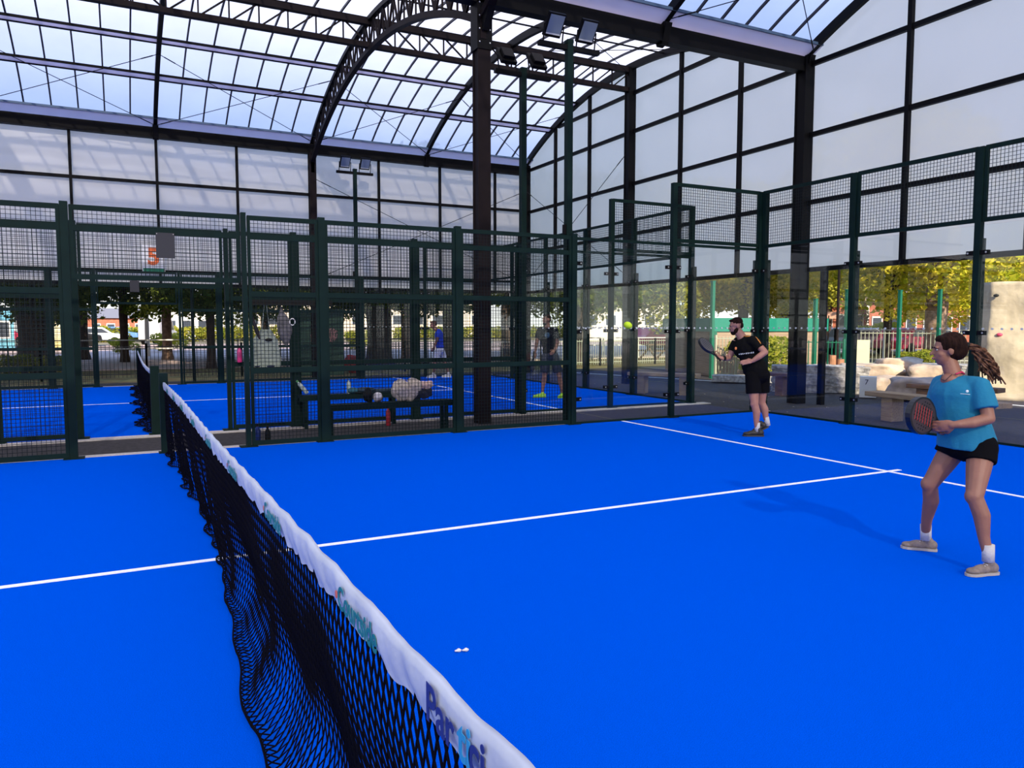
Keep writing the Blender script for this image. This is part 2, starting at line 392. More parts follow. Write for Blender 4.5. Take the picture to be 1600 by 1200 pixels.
# columns
def column(x, y, z1, wx, wy, label, m=M_BLACK, pv=6.0):
    root = thing('steel_column', label, 'column', (x, y, -0.02))
    b = MB()
    b.box(x - wx / 2, x + wx / 2, y - wy / 2, y - wy / 2 + .03, -0.02, z1).box(x - wx / 2, x + wx / 2, y + wy / 2 - .03, y + wy / 2, -0.02, z1)
    b.box(x - wx / 2 + .02, x + wx / 2 - .02, y - wy / 2 + .03, y + wy / 2 - .03, -0.02, z1)
    b.build('shaft', m, root)
    return root
rc = column(4.83, 5.93, 7.0, 0.22, 0.22, 'big brown black steel column standing between the two courts', M_BROWN)
MB().box(4.70, 4.96, 5.80, 6.06, 5.95, 7.2).build('head_plate', M_BLACK, rc)
bb = MB()
for i in range(5):
    for s in (-1, 1): bb.ell((4.83 + s * .09, 5.795, 6.05 + i * .2), .014, .01, .014, nu=8, nv=5)
bb.build('bolts', M_BOLT, rc)
hc_ = MB(); hc_.bar((4.83, 5.8, 6.25), (4.83, 5.25, 7.0), 0.12, 0.12); hc_.build('haunch', M_BLACK, rc)
column(12.0, 5.9, 6.95, 0.26, 0.26, 'thick dark steel column of the right wall, behind the man in black')
column(12.0, 11.85, 8.45, 0.22, 0.22, 'tall dark column in the middle of the right wall under the truss end')
column(12.0, 17.8, 6.95, 0.24, 0.24, 'dark corner column where the far and right walls meet')
column(4.8, 17.8, 6.7, 0.20, 0.22, 'dark column of the far wall below the lattice arch', M_BROWN)
column(-3.6, 17.8, 6.7, 0.20, 0.22, 'dark column of the far wall, off the left edge', M_BROWN)
column(12.0, -6.0, 6.95, 0.26, 0.26, 'dark column of the right wall, off the right edge')
o = column(12.2, 5.45, 2.7, 0.11, 0.11, 'slim dark post standing close beside the thick column of the right wall')
# right wall X = 12
WX = 12.12
for vi, (ya, yb, yc) in enumerate(VA):
    b = MB(); n = 30
    top = arc_pts(yc, 0.10, ya, yb, n)
    vs = [(WX, p.y, 2.70) for p in top] + [(WX, p.y, p.z) for p in top]
    b.add(vs, [(i, i + 1, n + 2 + i, n + 1 + i) for i in range(n)])
    struct('wall_right', b, M_WALLR)
b = MB()
for z in (2.72, 4.07, 5.41, 6.80, 7.81):
    for vi, (ya, yb, yc) in enumerate(VA[:2]):
        for k in range(60):
            pass
        h = 0 if z < 6.9 else yc - math.sqrt(max(0, RC ** 2 - (z - ZC) ** 2))
        y0, y1 = (ya, yb) if z < 6.9 else (h, 2 * yc - h)
        b.box(WX - .11, WX - .03, y0, y1, z - .045, z + .045)
struct('wall_right_rails', b, M_BLACK)
b = MB()
for y in (15.87, 13.9, 9.78, 7.74, 3.62, 1.5, -.55, -2.6, -4.7):
    yc = 11.85 if y > 5.9 else -.05
    b.box(WX - .13, WX - .04, y - .04, y + .04, 2.68, vault_z(y, yc, .05))
struct('wall_right_mullions', b, M_BLACK)
# far wall Y = 17.8
WY = 17.92
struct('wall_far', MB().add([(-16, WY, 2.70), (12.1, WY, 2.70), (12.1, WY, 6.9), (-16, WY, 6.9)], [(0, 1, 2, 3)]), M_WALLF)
b = MB()
for z in (2.72, 5.47): b.box(-16, 12, WY - .11, WY - .03, z - .04, z + .04)
b.box(-16, 12, WY - .10, WY - .04, 3.05, 3.11)
struct('wall_far_rails', b, M_BLACK)
b = MB()
for x in (-7.6, -5.6, -1.45, .6, 2.68, 6.85, 8.88, 10.85): b.box(x - .035, x + .035, WY - .13, WY - .05, 2.68, 6.72)
struct('wall_far_mullions', b, M_BLACK)
# unseen wall added behind the camera to block low sun from the court
struct('sun_block_wall', MB().add([(-16, -17.95, 2.7), (12.1, -17.95, 2.7), (12.1, -17.95, 6.9), (-16, -17.95, 6.9)], [(0, 1, 2, 3)]), M_WALLR)
# bracing cables
def cable(a, b, label, grp=None):
    root = MB(); root.tube(a, b, 0.009, 5)
    d = (Vector(b) - Vector(a)).normalized()
    for p, s in ((Vector(a), 1), (Vector(b), -1)): root.tube(p + d * s * .15, p + d * s * .45, 0.013, 6)
    tag(root.build('bracing_cable', M_CABLE), label, 'cable')
zz = lambda y: vault_z(y, 11.85, 0.0)
for i, (xa, xb) in enumerate(((8.4, 12.0), (4.8, 8.4), (.6, 4.8), (-3.6, .6))):
    nm = ('next to the right wall', 'right of the lattice arch', 'left of the lattice arch', 'at the left edge of the view')[i]
    cable((xa, 17.6, 6.95), (xb, 15.0, zz(15.0)), 'thin cable rising right in the lower roof bay ' + nm)
    cable((xb, 17.6, 6.95), (xa, 15.0, zz(15.0)), 'thin cable rising left in the lower roof bay ' + nm)
cable((8.4, 11.9, 8.35), (12, 9.0, zz(9.0)), 'thin roof bracing cable crossing the whitish ridge sheets towards the right wall')
cable((12, 11.9, 8.35), (8.4, 9.0, zz(9.0)), 'thin roof bracing cable crossing the whitish ridge sheets away from the right wall')
cable((8.4, 5.7, 7.0), (12, 3.2, vault_z(3.2, -.05)), 'thin bracing cable in the nearer vault roof rising towards the right wall')
cable((12, 5.7, 7.0), (8.4, 3.2, vault_z(3.2, -.05)), 'short-looking bracing cable hanging near the end arch at the top right')
cable((4.9, 17.7, 5.9), (11.9, 17.7, 3.0), 'bracing cable sloping down to the right across the far wall')
cable((4.9, 17.7, 3.0), (11.9, 17.7, 6.1), 'bracing cable sloping up to the right across the far wall')
cable((11.9, 17.6, 6.1), (11.9, 11.9, 3.0), 'bracing cable on the right wall sloping down from the corner column')
cable((11.9, 17.6, 3.0), (11.9, 11.9, 6.2), 'bracing cable on the right wall rising to the middle column')
# Court number sign on the far wall
sg = thing('court_number_sign', 'white sign with orange numeral 5 and a green strip on the far wall', 'sign', (0.40, 17.70, 3.4))
MB().box(0.16, 0.72, 17.70, 17.90, 3.02, 3.78).build('board', mat('sign_white', (0.70, 0.70, 0.70), 0.6), sg)
def text(s, name, m, parent, loc, rot, size, ext=0.002, align='CENTER', shear=0, bold=0.0):
    cu = bpy.data.curves.new(name, 'FONT'); cu.body = s; cu.size = size; cu.extrude = ext; cu.align_x = align; cu.align_y = 'CENTER'; cu.shear = shear; cu.offset = bold
    t = bpy.data.objects.new(name, cu); COL.objects.link(t)
    bpy.context.view_layer.update()
    me = bpy.data.meshes.new_from_object(t.evaluated_get(bpy.context.evaluated_depsgraph_get()))
    bpy.data.objects.remove(t)
    M = Matrix.Translation(loc) @ rot.to_matrix().to_4x4() if hasattr(rot, 'to_matrix') else Matrix.Translation(loc) @ rot
    if parent: M = world_of(parent).inverted() @ M
    me.transform(M); me.materials.clear(); me.materials.append(m)
    o = bpy.data.objects.new(name, me); COL.objects.link(o)
    if parent: o.parent = parent
    return o
from mathutils import Euler
text('5', 'numeral', mat('sign_orange', (0.75, 0.14, 0.03), 0.6), sg, (0.44, 17.695, 3.44), Euler((PI / 2, 0, 0)), 0.62, bold=.02)
MB().box(0.18, 0.70, 17.692, 17.70, 3.04, 3.14).build('green_strip', mat('sign_green', (0.0, 0.19, 0.09), 0.6), sg)

# ------------------------------------------------------------------ court fences
def wires(b, axis, c, a0, a1, z0, z1, pitch=0.05, r=0.0026):
    n = max(1, round((a1 - a0) / pitch))
    for i in range(1, n):
        a = a0 + (a1 - a0) * i / n
        if axis == 'x': b.bar((a, c, z0), (a, c, z1), 2 * r, 2 * r)
        else: b.bar((c, a, z0), (c, a, z1), 2 * r, 2 * r)
    n = max(1, round((z1 - z0) / pitch))
    for i in range(1, n):
        z = z0 + (z1 - z0) * i / n
        if axis == 'x': b.bar((a0, c + .004, z), (a1, c + .004, z), 2 * r, 2 * r)
        else: b.bar((c + .004, a0, z), (c + .004, a1, z), 2 * r, 2 * r)
def P(axis, a, c, z): return (a, c, z) if axis == 'x' else (c, a, z)
def mesh_panel(axis, c, a0, a1, z0, z1, rails, root):
    f = MB(); t = 0.04
    for a in (a0 + t / 2, a1 - t / 2): f.bar(P(axis, a, c, z0), P(axis, a, c, z1), t, t)
    for z in (z0 + t / 2, z1 - t / 2): f.bar(P(axis, a0 + .003, c, z), P(axis, a1 - .003, c, z), t - .006, .06)
    for z in rails: f.bar(P(axis, a0 + .003, c, z), P(axis, a1 - .003, c, z), t - .006, 0.07)
    fr = f.build('mesh_panel_frame', M_GREEN, root)
    m = MB(); wires(m, axis, c, a0 + t, a1 - t, z0 + t, z1 - t); m.build('wire_mesh', M_WIRE, fr)
    return fr
M_DOT = mat('marker_dot', (0.50, 0.53, 0.53), 0.7, spec=.1)
def glass_panel(axis, c, a0, a1, z1, root, toprail=True):
    b = MB()
    if axis == 'x': b.box(a0 + .01, a1 - .01, c - .005, c + .005, 0.02, z1)
    else: b.box(c - .005, c + .005, a0 + .01, a1 - .01, 0.02, z1)
    pane = b.build('glass_pane', M_GLASS, root)
    for a, s in ((a0, 1), (a1, -1)):
        for z in (0.4, 1.49, 2.58):
            cl = MB()
            if axis == 'x': cl.box(min(a, a + s * .10), max(a, a + s * .10), c - .03, c + .03, z - .03, z + .03)
            else: cl.box(c - .03, c + .03, min(a, a + s * .10), max(a, a + s * .10), z - .03, z + .03)
            k = len(cl.f); q = Vector(P(axis, a + s * .075, c, z)); d = Vector(P(axis, 0, .035, 0)); cl.tube(q - d, q + d, 0.013, 8)
            o = cl.build('clamp', M_BLACK, pane); o.data.materials.append(M_BOLT)
            for f in o.data.polygons[k:]: f.material_index = 1
    dt = MB(); n = 15
    for i in range(n):
        a = a0 + (a1 - a0) * (i + .5) / n
        q = Vector(P(axis, a, c, 1.545)); d = Vector(P(axis, 0, .0065, 0)); dt.tube(q - d, q + d, 0.015, 10)
    dt.build('dot_pattern', M_DOT, pane)
    MB().bar(P(axis, a0, c, .012), P(axis, a1, c, .012), .05, .04).build('bottom_rail', M_GREEN, root)
    if toprail: MB().bar(P(axis, a0, c, z1 + .02), P(axis, a1, c, z1 + .02), .04, .045).build('top_rail', M_GREEN, root)
def post(x, y, z1, root, wx=.085, wy=.085, stiff=None):
    u = MB().box(x - wx / 2, x + wx / 2, y - wy / 2, y + wy / 2, 0, z1).box(x - .11, x + .11, y - .09, y + .09, -.003, .012).build('post', M_GREEN, root)
    if stiff:
        dx, dy = stiff; b = MB()
        if dx: b.box(x + .04, x + .12, y - .03, y + .03, 0, 2.78)
        else: b.box(x - .03, x + .03, min(y + dy * .04, y + dy * .12), max(y + dy * .04, y + dy * .12), 0, 2.78)
        b.build('stiffener', M_GREEN, u)
def side_fence(y, label, out, left_to):
    """sideline fence along X with a gate opening between X=-1 and X=1"""
    T = 3.0; root = thing('court_fence', label, 'fence', (0, y, 0)); hi = (2.74,) if y == 5 else ()
    mesh_panel('x', y, -.95, .95, 2.15, T, hi, root)
    for a, b_ in ((1, 2), (2, 4), (4, 6)): mesh_panel('x', y, a + .045, b_ - .045, 0.02, T, (2.0, 1.0) + hi, root)
    for a in (1, 2, 4, 6): post(a, y, 3.04, root, wx=.06 if a == 1 else .09)
    post(-1, y, 3.04, root)
    for a, b_ in [(-2, -1), (-4, -2), (-6, -4)]:
        if a < left_to: continue
        mesh_panel('x', y, a + .045, b_ - .045, 0.02, T, (2.0, 1.0) + hi, root); post(a, y, 3.04, root)
    glass_panel('x', y, 6.05, 7.95, 2.95, root); glass_panel('x', y, 8.05, 9.93, 2.95, root)
    mesh_panel('x', y, 8.02, 9.95, 3.02, 4.0, (), root)
    post(8, y, 4.0, root); post(9.97, y, 4.0, root, stiff=(0, out))
side_fence(5.0, "green sideline fence of the near court with mesh panels, gate gap and glass corner", 1, -2)
side_fence(6.85, "second green sideline fence just behind the passage with the benches", -1, -4)
side_fence(16.95, "distant green sideline fence at the far side of the further court", 1, -6)
def back_wall(y0, y1, label):
    root = thing('court_back_wall', label, 'fence', (10, (y0 + y1) / 2, 0)); n = 5; st = (y1 - y0) / n
    for k in range(n):
        a = y0 + st * k; b_ = a + st
        if b_ < -3.5: continue
        glass_panel('y', 10.0, a + .05, b_ - .05, 2.95, root, toprail=False); mesh_panel('y', 10.0, a + .05, b_ - .05, 3.0, 4.0, (), root)
    for k in range(n + 1):
        y = y0 + st * k
        if y < -3.5: continue
        e_ = 0 if 0 < k < n else (.08 if k == 0 else -.08)
        post(10.03 if e_ else 10.0, y + e_, 4.0, root, stiff=(1, 0))
back_wall(-5, 5, 'glass back wall of the near court with mesh on top, behind the two nearer players')
back_wall(6.85, 16.95, 'glass back wall of the further court with mesh on top, behind the ball')
# plates hung on the fence headers
for x0, x1, y, z0, z1, lb_ in ((-.03, .18, 4.965, 2.42, 2.73, 'grey square plate hung on the near court gate header'),
                           (-.31, -.19, 6.815, 2.07, 2.25, 'small grey plate hung on the further court gate header')):
    r_ = thing('hanging_plate', lb_, 'plate', ((x0 + x1) / 2, y, z1))
    MB().box(x0, x1, y - .004, y + .004, z0, z1).build('plate', mat('grey_plate', (0.045, 0.045, 0.048), 0.7, spec=.1), r_, bevel=.002)
    kk = MB()
    for xx in (x0 + .012, x1 - .012): kk.tube((xx, y - .008, z1 - .015), (xx, y + .02, z1 - .015), .005, 6)
    kk.build('fixings', M_BOLT, r_)
# open service gate of the further court (mesh leaf seen edge-on by the far opening)
gl_ = thing('mesh_gate', 'dark green mesh gate leaf swung open beyond the further court', 'gate', (1.35, 17.4, 0)); mesh_panel('y', 1.35, 17.1, 17.7, 0.03, 2.6, (1.4,), gl_)

# ------------------------------------------------------------------ floodlights
def floodlight_mast(x, y, z1, face, label, grp='floodlight masts'):
    root = thing('floodlight_mast', label, 'floodlight', (x, y, 0))
    MB().box(x - .05, x + .05, y - .05, y + .05, 0, z1).box(x - .055, x + .055, y - .055, y + .055, z1, z1 + .05).build('mast', M_GREEN, root)
    MB().bar((x - .55, y, z1 - .07), (x + .55, y, z1 - .07), .08, .07).build('crossarm', M_BLACK, root)
    tl = R(38)
    for s in (-1, 1):
        c = Vector((x + s * .30, y + face * .05, z1 + .22))
        Mx = Euler((face * (-tl), 0, 0)).to_matrix() if face < 0 else Euler((-tl, 0, 0)).to_matrix()
        # lamp lies in local XZ, its lens looks along local -Y (face -1) or +Y
        Mx = Matrix.Rotation(tl if face < 0 else -tl, 3, 'X')
        h = MB().obox(c, .30, .07, .36, Mx).obox(c + Mx @ Vector((0, -face * .06, 0)), .22, .06, .24, Mx)
        h = h.build('lamp_housing', M_BLACK, root, bevel=.008)
        MB().obox(c + Mx @ Vector((0, face * .038, .02)), .25, .008, .27, Mx).build('lens', mat('flood_lens', (0.16, 0.20, 0.25), 0.12, 0, 0, 20), h)
        MB().obox(c + Mx @ Vector((0, face * .043, -.125)), .25, .008, .02, Mx).build('reflector_lip', mat('lip', (0.6, 0.62, 0.6), 0.4), h)
        st = MB()
        for q in (-.17, .17): st.bar((c.x + q, c.y, c.z), (c.x + q, y, z1 - .04), .012, .02)
        st.build('bracket', M_BLACK, root)
    MB().box(x - .09, x - .05, y - .03, y + .03, 3.05, 3.2).build('junction_box', M_BLACK, root)
floodlight_mast(6.0, 5.17, 6.02, -1, 'green floodlight mast at the near court fence, two lamps tilted towards the camera')
floodlight_mast(5.98, 6.68, 6.03, 1, 'green floodlight mast beside the further court, two lamps facing away')
floodlight_mast(5.9, 17.12, 6.15, -1, 'distant green floodlight mast before the far wall, two lamps facing the camera')

# ------------------------------------------------------------------ nets
def interp(tab, y):
    for (a, za), (b, zb) in zip(tab[:-1], tab[1:]):
        if a <= y <= b: return za + (zb - za) * (y - a) / (b - a)
    return tab[0][1] if y < tab[0][0] else tab[-1][1]
TOP = [(-5.0, 1.0), (-4.58, .993), (-4.2, .979), (-3.26, .972), (-2.6, .96), (-1, .938), (0, .935), (2, .94), (3.5, .915), (4.95, .89)]
def netz(y): return interp(TOP, y)
BASEX = [(-5, 0.0), (-3, -.03), (-2.36, -.04), (-1.94, .0), (-.78, .07), (.57, .13), (2.67, .10), (5, .02)]
def drape(y, t):
    """x offset of the netting, t = 0 at tape, 1 at floor"""
    far = max(0.0, min(1.0, (y + 1.5) / 2.5))
    f = 0.014 * math.sin(y * 4.1 + 1.0) + 0.010 * math.sin(y * 9.3) + far * 0.028 * math.sin(y * 12 + 2.0 * math.sin(y * 2.2))
    near = max(0.0, min(1.0, (-.3 - y) / 1.2))
    return f * min(1, t * 1.6) + interp(BASEX, y) * t ** 1.5 + near * .11 * math.sin(PI * t ** 2.2)
def net_cords(y0, y1, zt, pitch, r, wob=1.0, xo=0.0, seed=1, skirt=0.07, sk=.6):
    b = MB(); ny = int((y1 - y0) / pitch); nzz = 21
    def pt(i, j):
        y = y0 + (y1 - y0) * i / ny; t = j / nzz; top = zt(y)
        s = t * (top + skirt)
        if s < top - .015: z = top - s; x = drape(y, s / top) * wob
        else:
            z = .012 + .01 * abs(math.sin(i * .7 + j)); x = drape(y, 1) * wob - (s - top) * (0.75 + .3 * math.sin(y * 3.3)) * sk
        yy = y + .012 * math.sin(j * 1.3 + y * 7) * t
        return Vector((xo + x, yy + (pitch * .5 if j % 2 else 0), z))
    prev = [pt(i, 0) for i in range(ny + 1)]
    for j in range(1, nzz + 1):
        cur = [pt(i, j) for i in range(ny + 1)]
        for i in range(ny + 1):
            b.bar(prev[i], cur[i], r * 2, r * 2)
            if j % 2:
                if i + 1 <= ny: b.bar(prev[i + 1], cur[i], r * 2, r * 2)
            else:
                if i >= 1: b.bar(prev[i - 1], cur[i], r * 2, r * 2)
        prev = cur
    for i in range(ny): b.bar(prev[i], prev[i + 1], r * 4, r * 4)
    return b
M_TAPE = mat('white_net_tape', (0.44, 0.48, 0.56), 0.55, 0, 0.04, 6, 0.25, 14)
def tape(b, y0, y1, zt, h, n, xo=0.0, amp=1.0):
    rows = 7
    for i in range(n + 1):
        y = y0 + (y1 - y0) * i / n
        for side in (-1, 1):
            for k in range(rows):
                t = k / (rows - 1)
                hh = h * (1 + .05 * math.sin(y * 31) + .05 * math.sin(y * 57))
                wr = amp * (.0016 * math.sin(y * 60 + 6 * t) + .0022 * math.sin(y * 23 + 3 * t))
                wd = .010 * math.sin(PI * min(1, .15 + t * .9))
                b.v.append((xo + side * (wd + .003) + wr * (.4 + t), y, zt(y) + .004 * math.sin(y * 19) * amp - t * hh))
    s = 2 * rows
    for i in range(n):
        o = i * s
        for k in range(rows - 1):
            b.f.append((o + k, o + k + 1, o + s + k + 1, o + s + k)); b.f.append((o + rows + k, o + s + rows + k, o + s + rows + k + 1, o + rows + k + 1))
        b.f.append((o, o + s, o + s + rows, o + rows))
    return b
net = thing('padel_net', 'long black court net with white printed tape crossing the foreground', 'net', (0, 0, 0))
net_cords(-4.95, 4.9, lambda y: netz(y) - .07, 0.042, 0.0021).build('netting', M_NET, net)
tp = tape(MB(), -4.95, 4.92, netz, .088, 700).build('tape', M_TAPE, net, smooth=True)
MB().box(-.05, .05, 4.93, 5.03, 0, 1.0).box(-.08, .08, 4.9, 5.06, 0, .012).build('post', M_GREEN, net)
MB().box(-.05, .05, -5.03, -4.93, 0, 1.0).box(-.08, .08, -5.06, -4.9, 0, .012).build('post', M_GREEN, net)
# printing on the tape, read from the camera side (-X)
def tape_text(s, y, size, m, name, sh=0, dz=0.0):
    # baseline runs towards -Y (left to right as seen from -X); rows run up
    Mr = Matrix(((0, 0, -1), (-1, 0, 0), (0, 1, 0))).to_4x4()
    o = text(s, name, m, tp, (-.0175, y, netz(y) - .046 + dz), Mr, size, ext=.0006, bold=size * .02)
    return o
teal = mat('print_teal', (0.0, 0.16, 0.17), 0.6); navy = mat('print_navy', (0.01, 0.02, 0.16), 0.6); cyan = mat('print_cyan', (0.02, 0.27, 0.50), 0.6); coral = mat('print_coral', (0.55, 0.12, 0.08), 0.6)
for y in (-3.75, -2.68, -1.6, -.5, .6, 1.7, 2.8, 3.9):
    tape_text('Courtside', y - .05, .078, teal, 'printing')
    MB().tube((-.0165, y + .125, netz(y) - .046), (-.0182, y + .125, netz(y) - .046), .010, 12).build('printed_dot', coral, tp)
tape_text('Par', -4.31, .095, navy, 'printing'); tape_text('ti', -4.415, .095, cyan, 'printing'); tape_text('ci', -4.462, .095, navy, 'printing')
net2 = thing('padel_net', 'second net with white tape on the further blue court seen through the gate', 'net', (-.05, 12, 0))
def netz2(y): t = (y - 6.9) / 10.0; return .93 - .10 * math.sin(PI * t)
net_cords(6.95, 16.85, lambda y: netz2(y) - .05, 0.055, 0.0028, 1.3, -.05, skirt=.25, sk=1.0).build('netting', M_NET, net2)
tape(MB(), 6.93, 16.87, netz2, .07, 200, -.05).build('tape', M_TAPE, net2, smooth=True)
for y in (6.86, 16.94): MB().box(-.09, .03, y - .05, y + .05, 0, 1.0).box(-.13, .07, y - .08, y + .08, 0, .012).build('post', M_GREEN, net2)

# ------------------------------------------------------------------ benches and belongings in the passage
def steel_bench(x0, x1, y0, y1, label, zs=.47):
    root = thing('steel_bench', label, 'bench', ((x0 + x1) / 2, (y0 + y1) / 2, -.02))
    b = MB()
    for k in range(3):
        y = y0 + (y1 - y0) * (k + .5) / 3; b.box(x0, x1, y - .035, y + .035, zs - .03, zs)
    b.build('seat', M_GREEN, root)
    MB().box(x0, x1, y0, y0 + .03, zs - .08, zs - .03).box(x0, x1, y1 - .03, y1, zs - .08, zs - .03).build('seat_frame', M_GREEN, root)
    for x in (x0 + .1, x1 - .1):
        for y in (y0 + .03, y1 - .03): MB().box(x - .025, x + .025, y - .025, y + .025, -.02, zs - .03).build('leg', M_GREEN, root)
steel_bench(2.05, 4.0, 5.20, 5.44, 'dark green slatted bench behind the fence with a beige garment on it')
steel_bench(1.98, 3.6, 6.50, 6.72, 'dark green slatted bench further back holding bottles and a racket case', .50)
def bottle(x, y, z, h, r, m, label, capm, tilt=None, grp=None):
    root = thing('drink_bottle', label, 'bottle', (x, y, z))
    prof = [(r * .9, 0), (r, .01), (r, h * .62), (r * .85, h * .74), (r * .42, h * .84), (r * .42, h * .88)]
    MB().lathe((x, y, z), prof, 16).build('body', m, root, smooth=True)
    MB().lathe((x, y, z + h * .88), [(r * .5, 0), (r * .5, h * .12)], 12).build('cap', capm, root)
    if tilt: root.rotation_euler = tilt
    return root
pk = mat('pink_plastic', (0.55, 0.03, 0.16), 0.35); bl_ = mat('blue_metal_bottle', (0.01, 0.03, 0.16), 0.3, 0.3); bk = mat('black_plastic', (0.006, 0.006, 0.006), 0.5, spec=.15)
clr = mat('clear_plastic', (0.35, 0.42, 0.42), 0.15); rd = mat('red_plastic', (0.45, 0.02, 0.03), 0.4)
bottle(1.14, 5.16, -.004, .28, .038, bl_, 'dark blue metal bottle on the ground beside the gate post', bk)
bottle(1.27, 5.17, -.004, .24, .036, bk, 'black flask on the ground right of the blue bottle', bk)
bottle(3.33, 6.3, -.02, .32, .036, rd, 'pink red drink bottle on the ground under the benches', bk)
bottle(2.33, 6.61, .50, .22, .034, rd, 'red bottle standing on the further bench near its left end', bk)
bottle(2.78, 6.61, .50, .24, .033, clr, 'clear plastic water bottle standing on the further bench', mat('blue_cap', (.02, .1, .4), .4))
bt = bottle(2.12, 6.61, .53, .26, .033, clr, 'clear bottle leaning over at the left end of the further bench', mat('green_cap', (.1, .3, .1), .4), tilt=(0, R(-38), 0))
bottle(1.15, 6.78, 1.03, .25, .036, pk, 'pink bottle standing on the fence rail beside the further gate', bk)
MB().bar((1.05, 6.80, 1.015), (1.25, 6.80, 1.015), .11, .02)
# black cover with a dark racket case on the back bench
cs = thing('racket_case', 'long flat dark racket case lying on the further bench', 'bag', (3.25, 6.55, .47))
MB().ell((3.05, 6.61, .55), .17, .12, .045).box(3.15, 3.55, 6.56, 6.66, .50, .56).build('case', mat('case_dark', (0.01, 0.03, 0.05), 0.7), cs, smooth=True)
hat = thing('folded_cap', 'dark cap with a teal patch lying on the further bench', 'cap', (2.78, 6.45, .47))
rk_ = thing('trainer_pair_bag', 'upright black pouch standing at the left of the near bench', 'bag', (2.72, 5.32, .47))
MB().ell((2.72, 5.32, .575), .075, .06, .105, disp=.3).build('pouch', bk, rk_, smooth=True)
bpy.data.objects.remove(hat)
hat = thing('folded_cap', 'teal and dark cap lying on the further bench left of the racket case', 'cap', (2.86, 6.45, .47))
MB().ell((2.84, 6.58, .55), .09, .08, .05).build('crown', mat('cap_teal', (.02, .10, .14), .8), hat, smooth=True)
MB().ell((2.93, 6.53, .515), .08, .06, .012).build('brim', bk, hat, smooth=True)
bl2 = thing('football', 'white and dark patterned ball resting on the near bench', 'ball', (2.86, 5.32, .47))
MB().ell((2.86, 5.32, .545), .075, .075, .075, nu=20, nv=12).build('shell', mat('ball_white', (.75, .70, .66), .6, 0, 0, 9, 0, 60, .5, 0, (.12, .08, .08)), bl2, smooth=True)
# crumpled garment
def crumple(c, s, seed, m, name, parent):
    b = MB(); rr = random.Random(seed)
    for i in range(5):
        b.ell(Vector(c) + Vector((rr.uniform(-.5, .5) * s[0], rr.uniform(-.4, .4) * s[1], rr.uniform(0, .5) * s[2])), s[0] * .4, s[1] * .42, s[2] * .5, nu=18, nv=12, disp=.5)
    return b.build(name, m, parent, smooth=True)
gm = thing('beige_garment', 'crumpled beige fleece and dark top heaped on the near bench', 'clothing', (3.35, 5.43, .47))
crumple((3.32, 5.32, .59), (.26, .16, .26), 3, mat('beige_fleece', (.50, .42, .34), .95, 0, .2, 30, .5, 60), 'fleece', gm)
crumple((3.52, 5.32, .55), (.20, .14, .12), 8, mat('dark_cloth', (.012, .014, .03), .9), 'dark_top', gm)
crumple((3.62, 5.32, .66), (.13, .12, .10), 5, mat('pink_cloth', (.60, .42, .36), .9), 'pink_lining', gm)
# black hook board with bags on the near fence
hb = thing('hook_board', 'black board with hooks fixed across the near fence mesh, bags below it', 'hook board', (1.5, 5.06, 1.93))
MB().box(1.08, 2.15, 5.035, 5.055, 1.86, 1.93).build('board', bk, hb)
h_ = MB()
for i in range(10):
    x = 1.13 + i * .1
    h_.tube((x, 5.055, 1.88), (x, 5.10, 1.84), .006, 6).tube((x, 5.10, 1.84), (x, 5.11, 1.88), .006, 6)
h_.build('hooks', bk, hb)
tb = thing('tote_bag', 'pale sage green tote bag hanging on the near fence', 'bag', (1.27, 5.12, 1.1))
b = MB(); n = 14; m_ = 14; vs = []
for side in (-1, 1):
    for j in range(m_ + 1):
        t = j / m_; z = 1.04 + .50 * t; hw = (.185 - .03 * t - (.09 * max(0, t - .72) / .28))
        for i in range(n + 1):
            u = -1 + 2 * i / n
            y = 5.12 + side * (.045 * (1 - u * u) * (1 - .7 * t) + .003) + .012 * math.sin(u * 6 + t * 5)
            vs.append((1.27 + u * hw + .01 * math.sin(t * 6), y, z))
N = (n + 1) * (m_ + 1)
for o0 in (0, N):
    b.f.extend([(o0 + j * (n + 1) + i, o0 + j * (n + 1) + i + 1, o0 + (j + 1) * (n + 1) + i + 1, o0 + (j + 1) * (n + 1) + i) for j in range(m_) for i in range(n)])
b.f.extend([(i, i + 1, N + i + 1, N + i) for i in range(n)])
for j in range(m_):
    for e_ in (0, n): b.f.append((j * (n + 1) + e_, (j + 1) * (n + 1) + e_, N + (j + 1) * (n + 1) + e_, N + j * (n + 1) + e_))
b.v = vs; b.build('bag_body', mat('sage_canvas', (.24, .28, .23), .9, 0, .08, 20, .3, 80), tb, smooth=True)
hd = MB()
for s in (-1, 1):
    hd.bar((1.27 + s * .05, 5.12, 1.52), (1.27 + s * .015, 5.10, 1.86), .03, .006)
hd.build('handles', MATS['sage_canvas'], tb)
MB().ell((1.30, 5.075, 1.40), .05, .004, .022).build('logo', bk, tb)
MB().ell((1.27, 5.12, 1.05), .16, .05, .02).build('base_panel', mat('navy_cloth', (.02, .03, .07), .9), tb)
db = thing('drawstring_bag', 'grey drawstring bag hanging right of the sage tote', 'bag', (1.47, 5.11, 1.5))
b = MB(); pf = [(0, 1.86), (.02, 1.78), (.06, 1.70), (.085, 1.60), (.08, 1.50), (.05, 1.40), (.015, 1.32)]
vs = []
for r_, z in pf:
    for i in range(16):
        a = 2 * PI * i / 16; rr = r_ * (1 + .15 * math.sin(3 * a + z * 9)); vs.append((1.47 + (1.86 - z) * .12 + rr * math.cos(a) * 1.15, 5.11 + rr * math.sin(a) * .5, z))
b.v = vs; b.f = [(j * 16 + i, j * 16 + (i + 1) % 16, (j + 1) * 16 + (i + 1) % 16, (j + 1) * 16 + i) for j in range(len(pf) - 1) for i in range(16)]
b.build('bag_body', mat('grey_nylon', (.10, .095, .10), .8, 0, .25, 10, .5, 30), db, smooth=True)
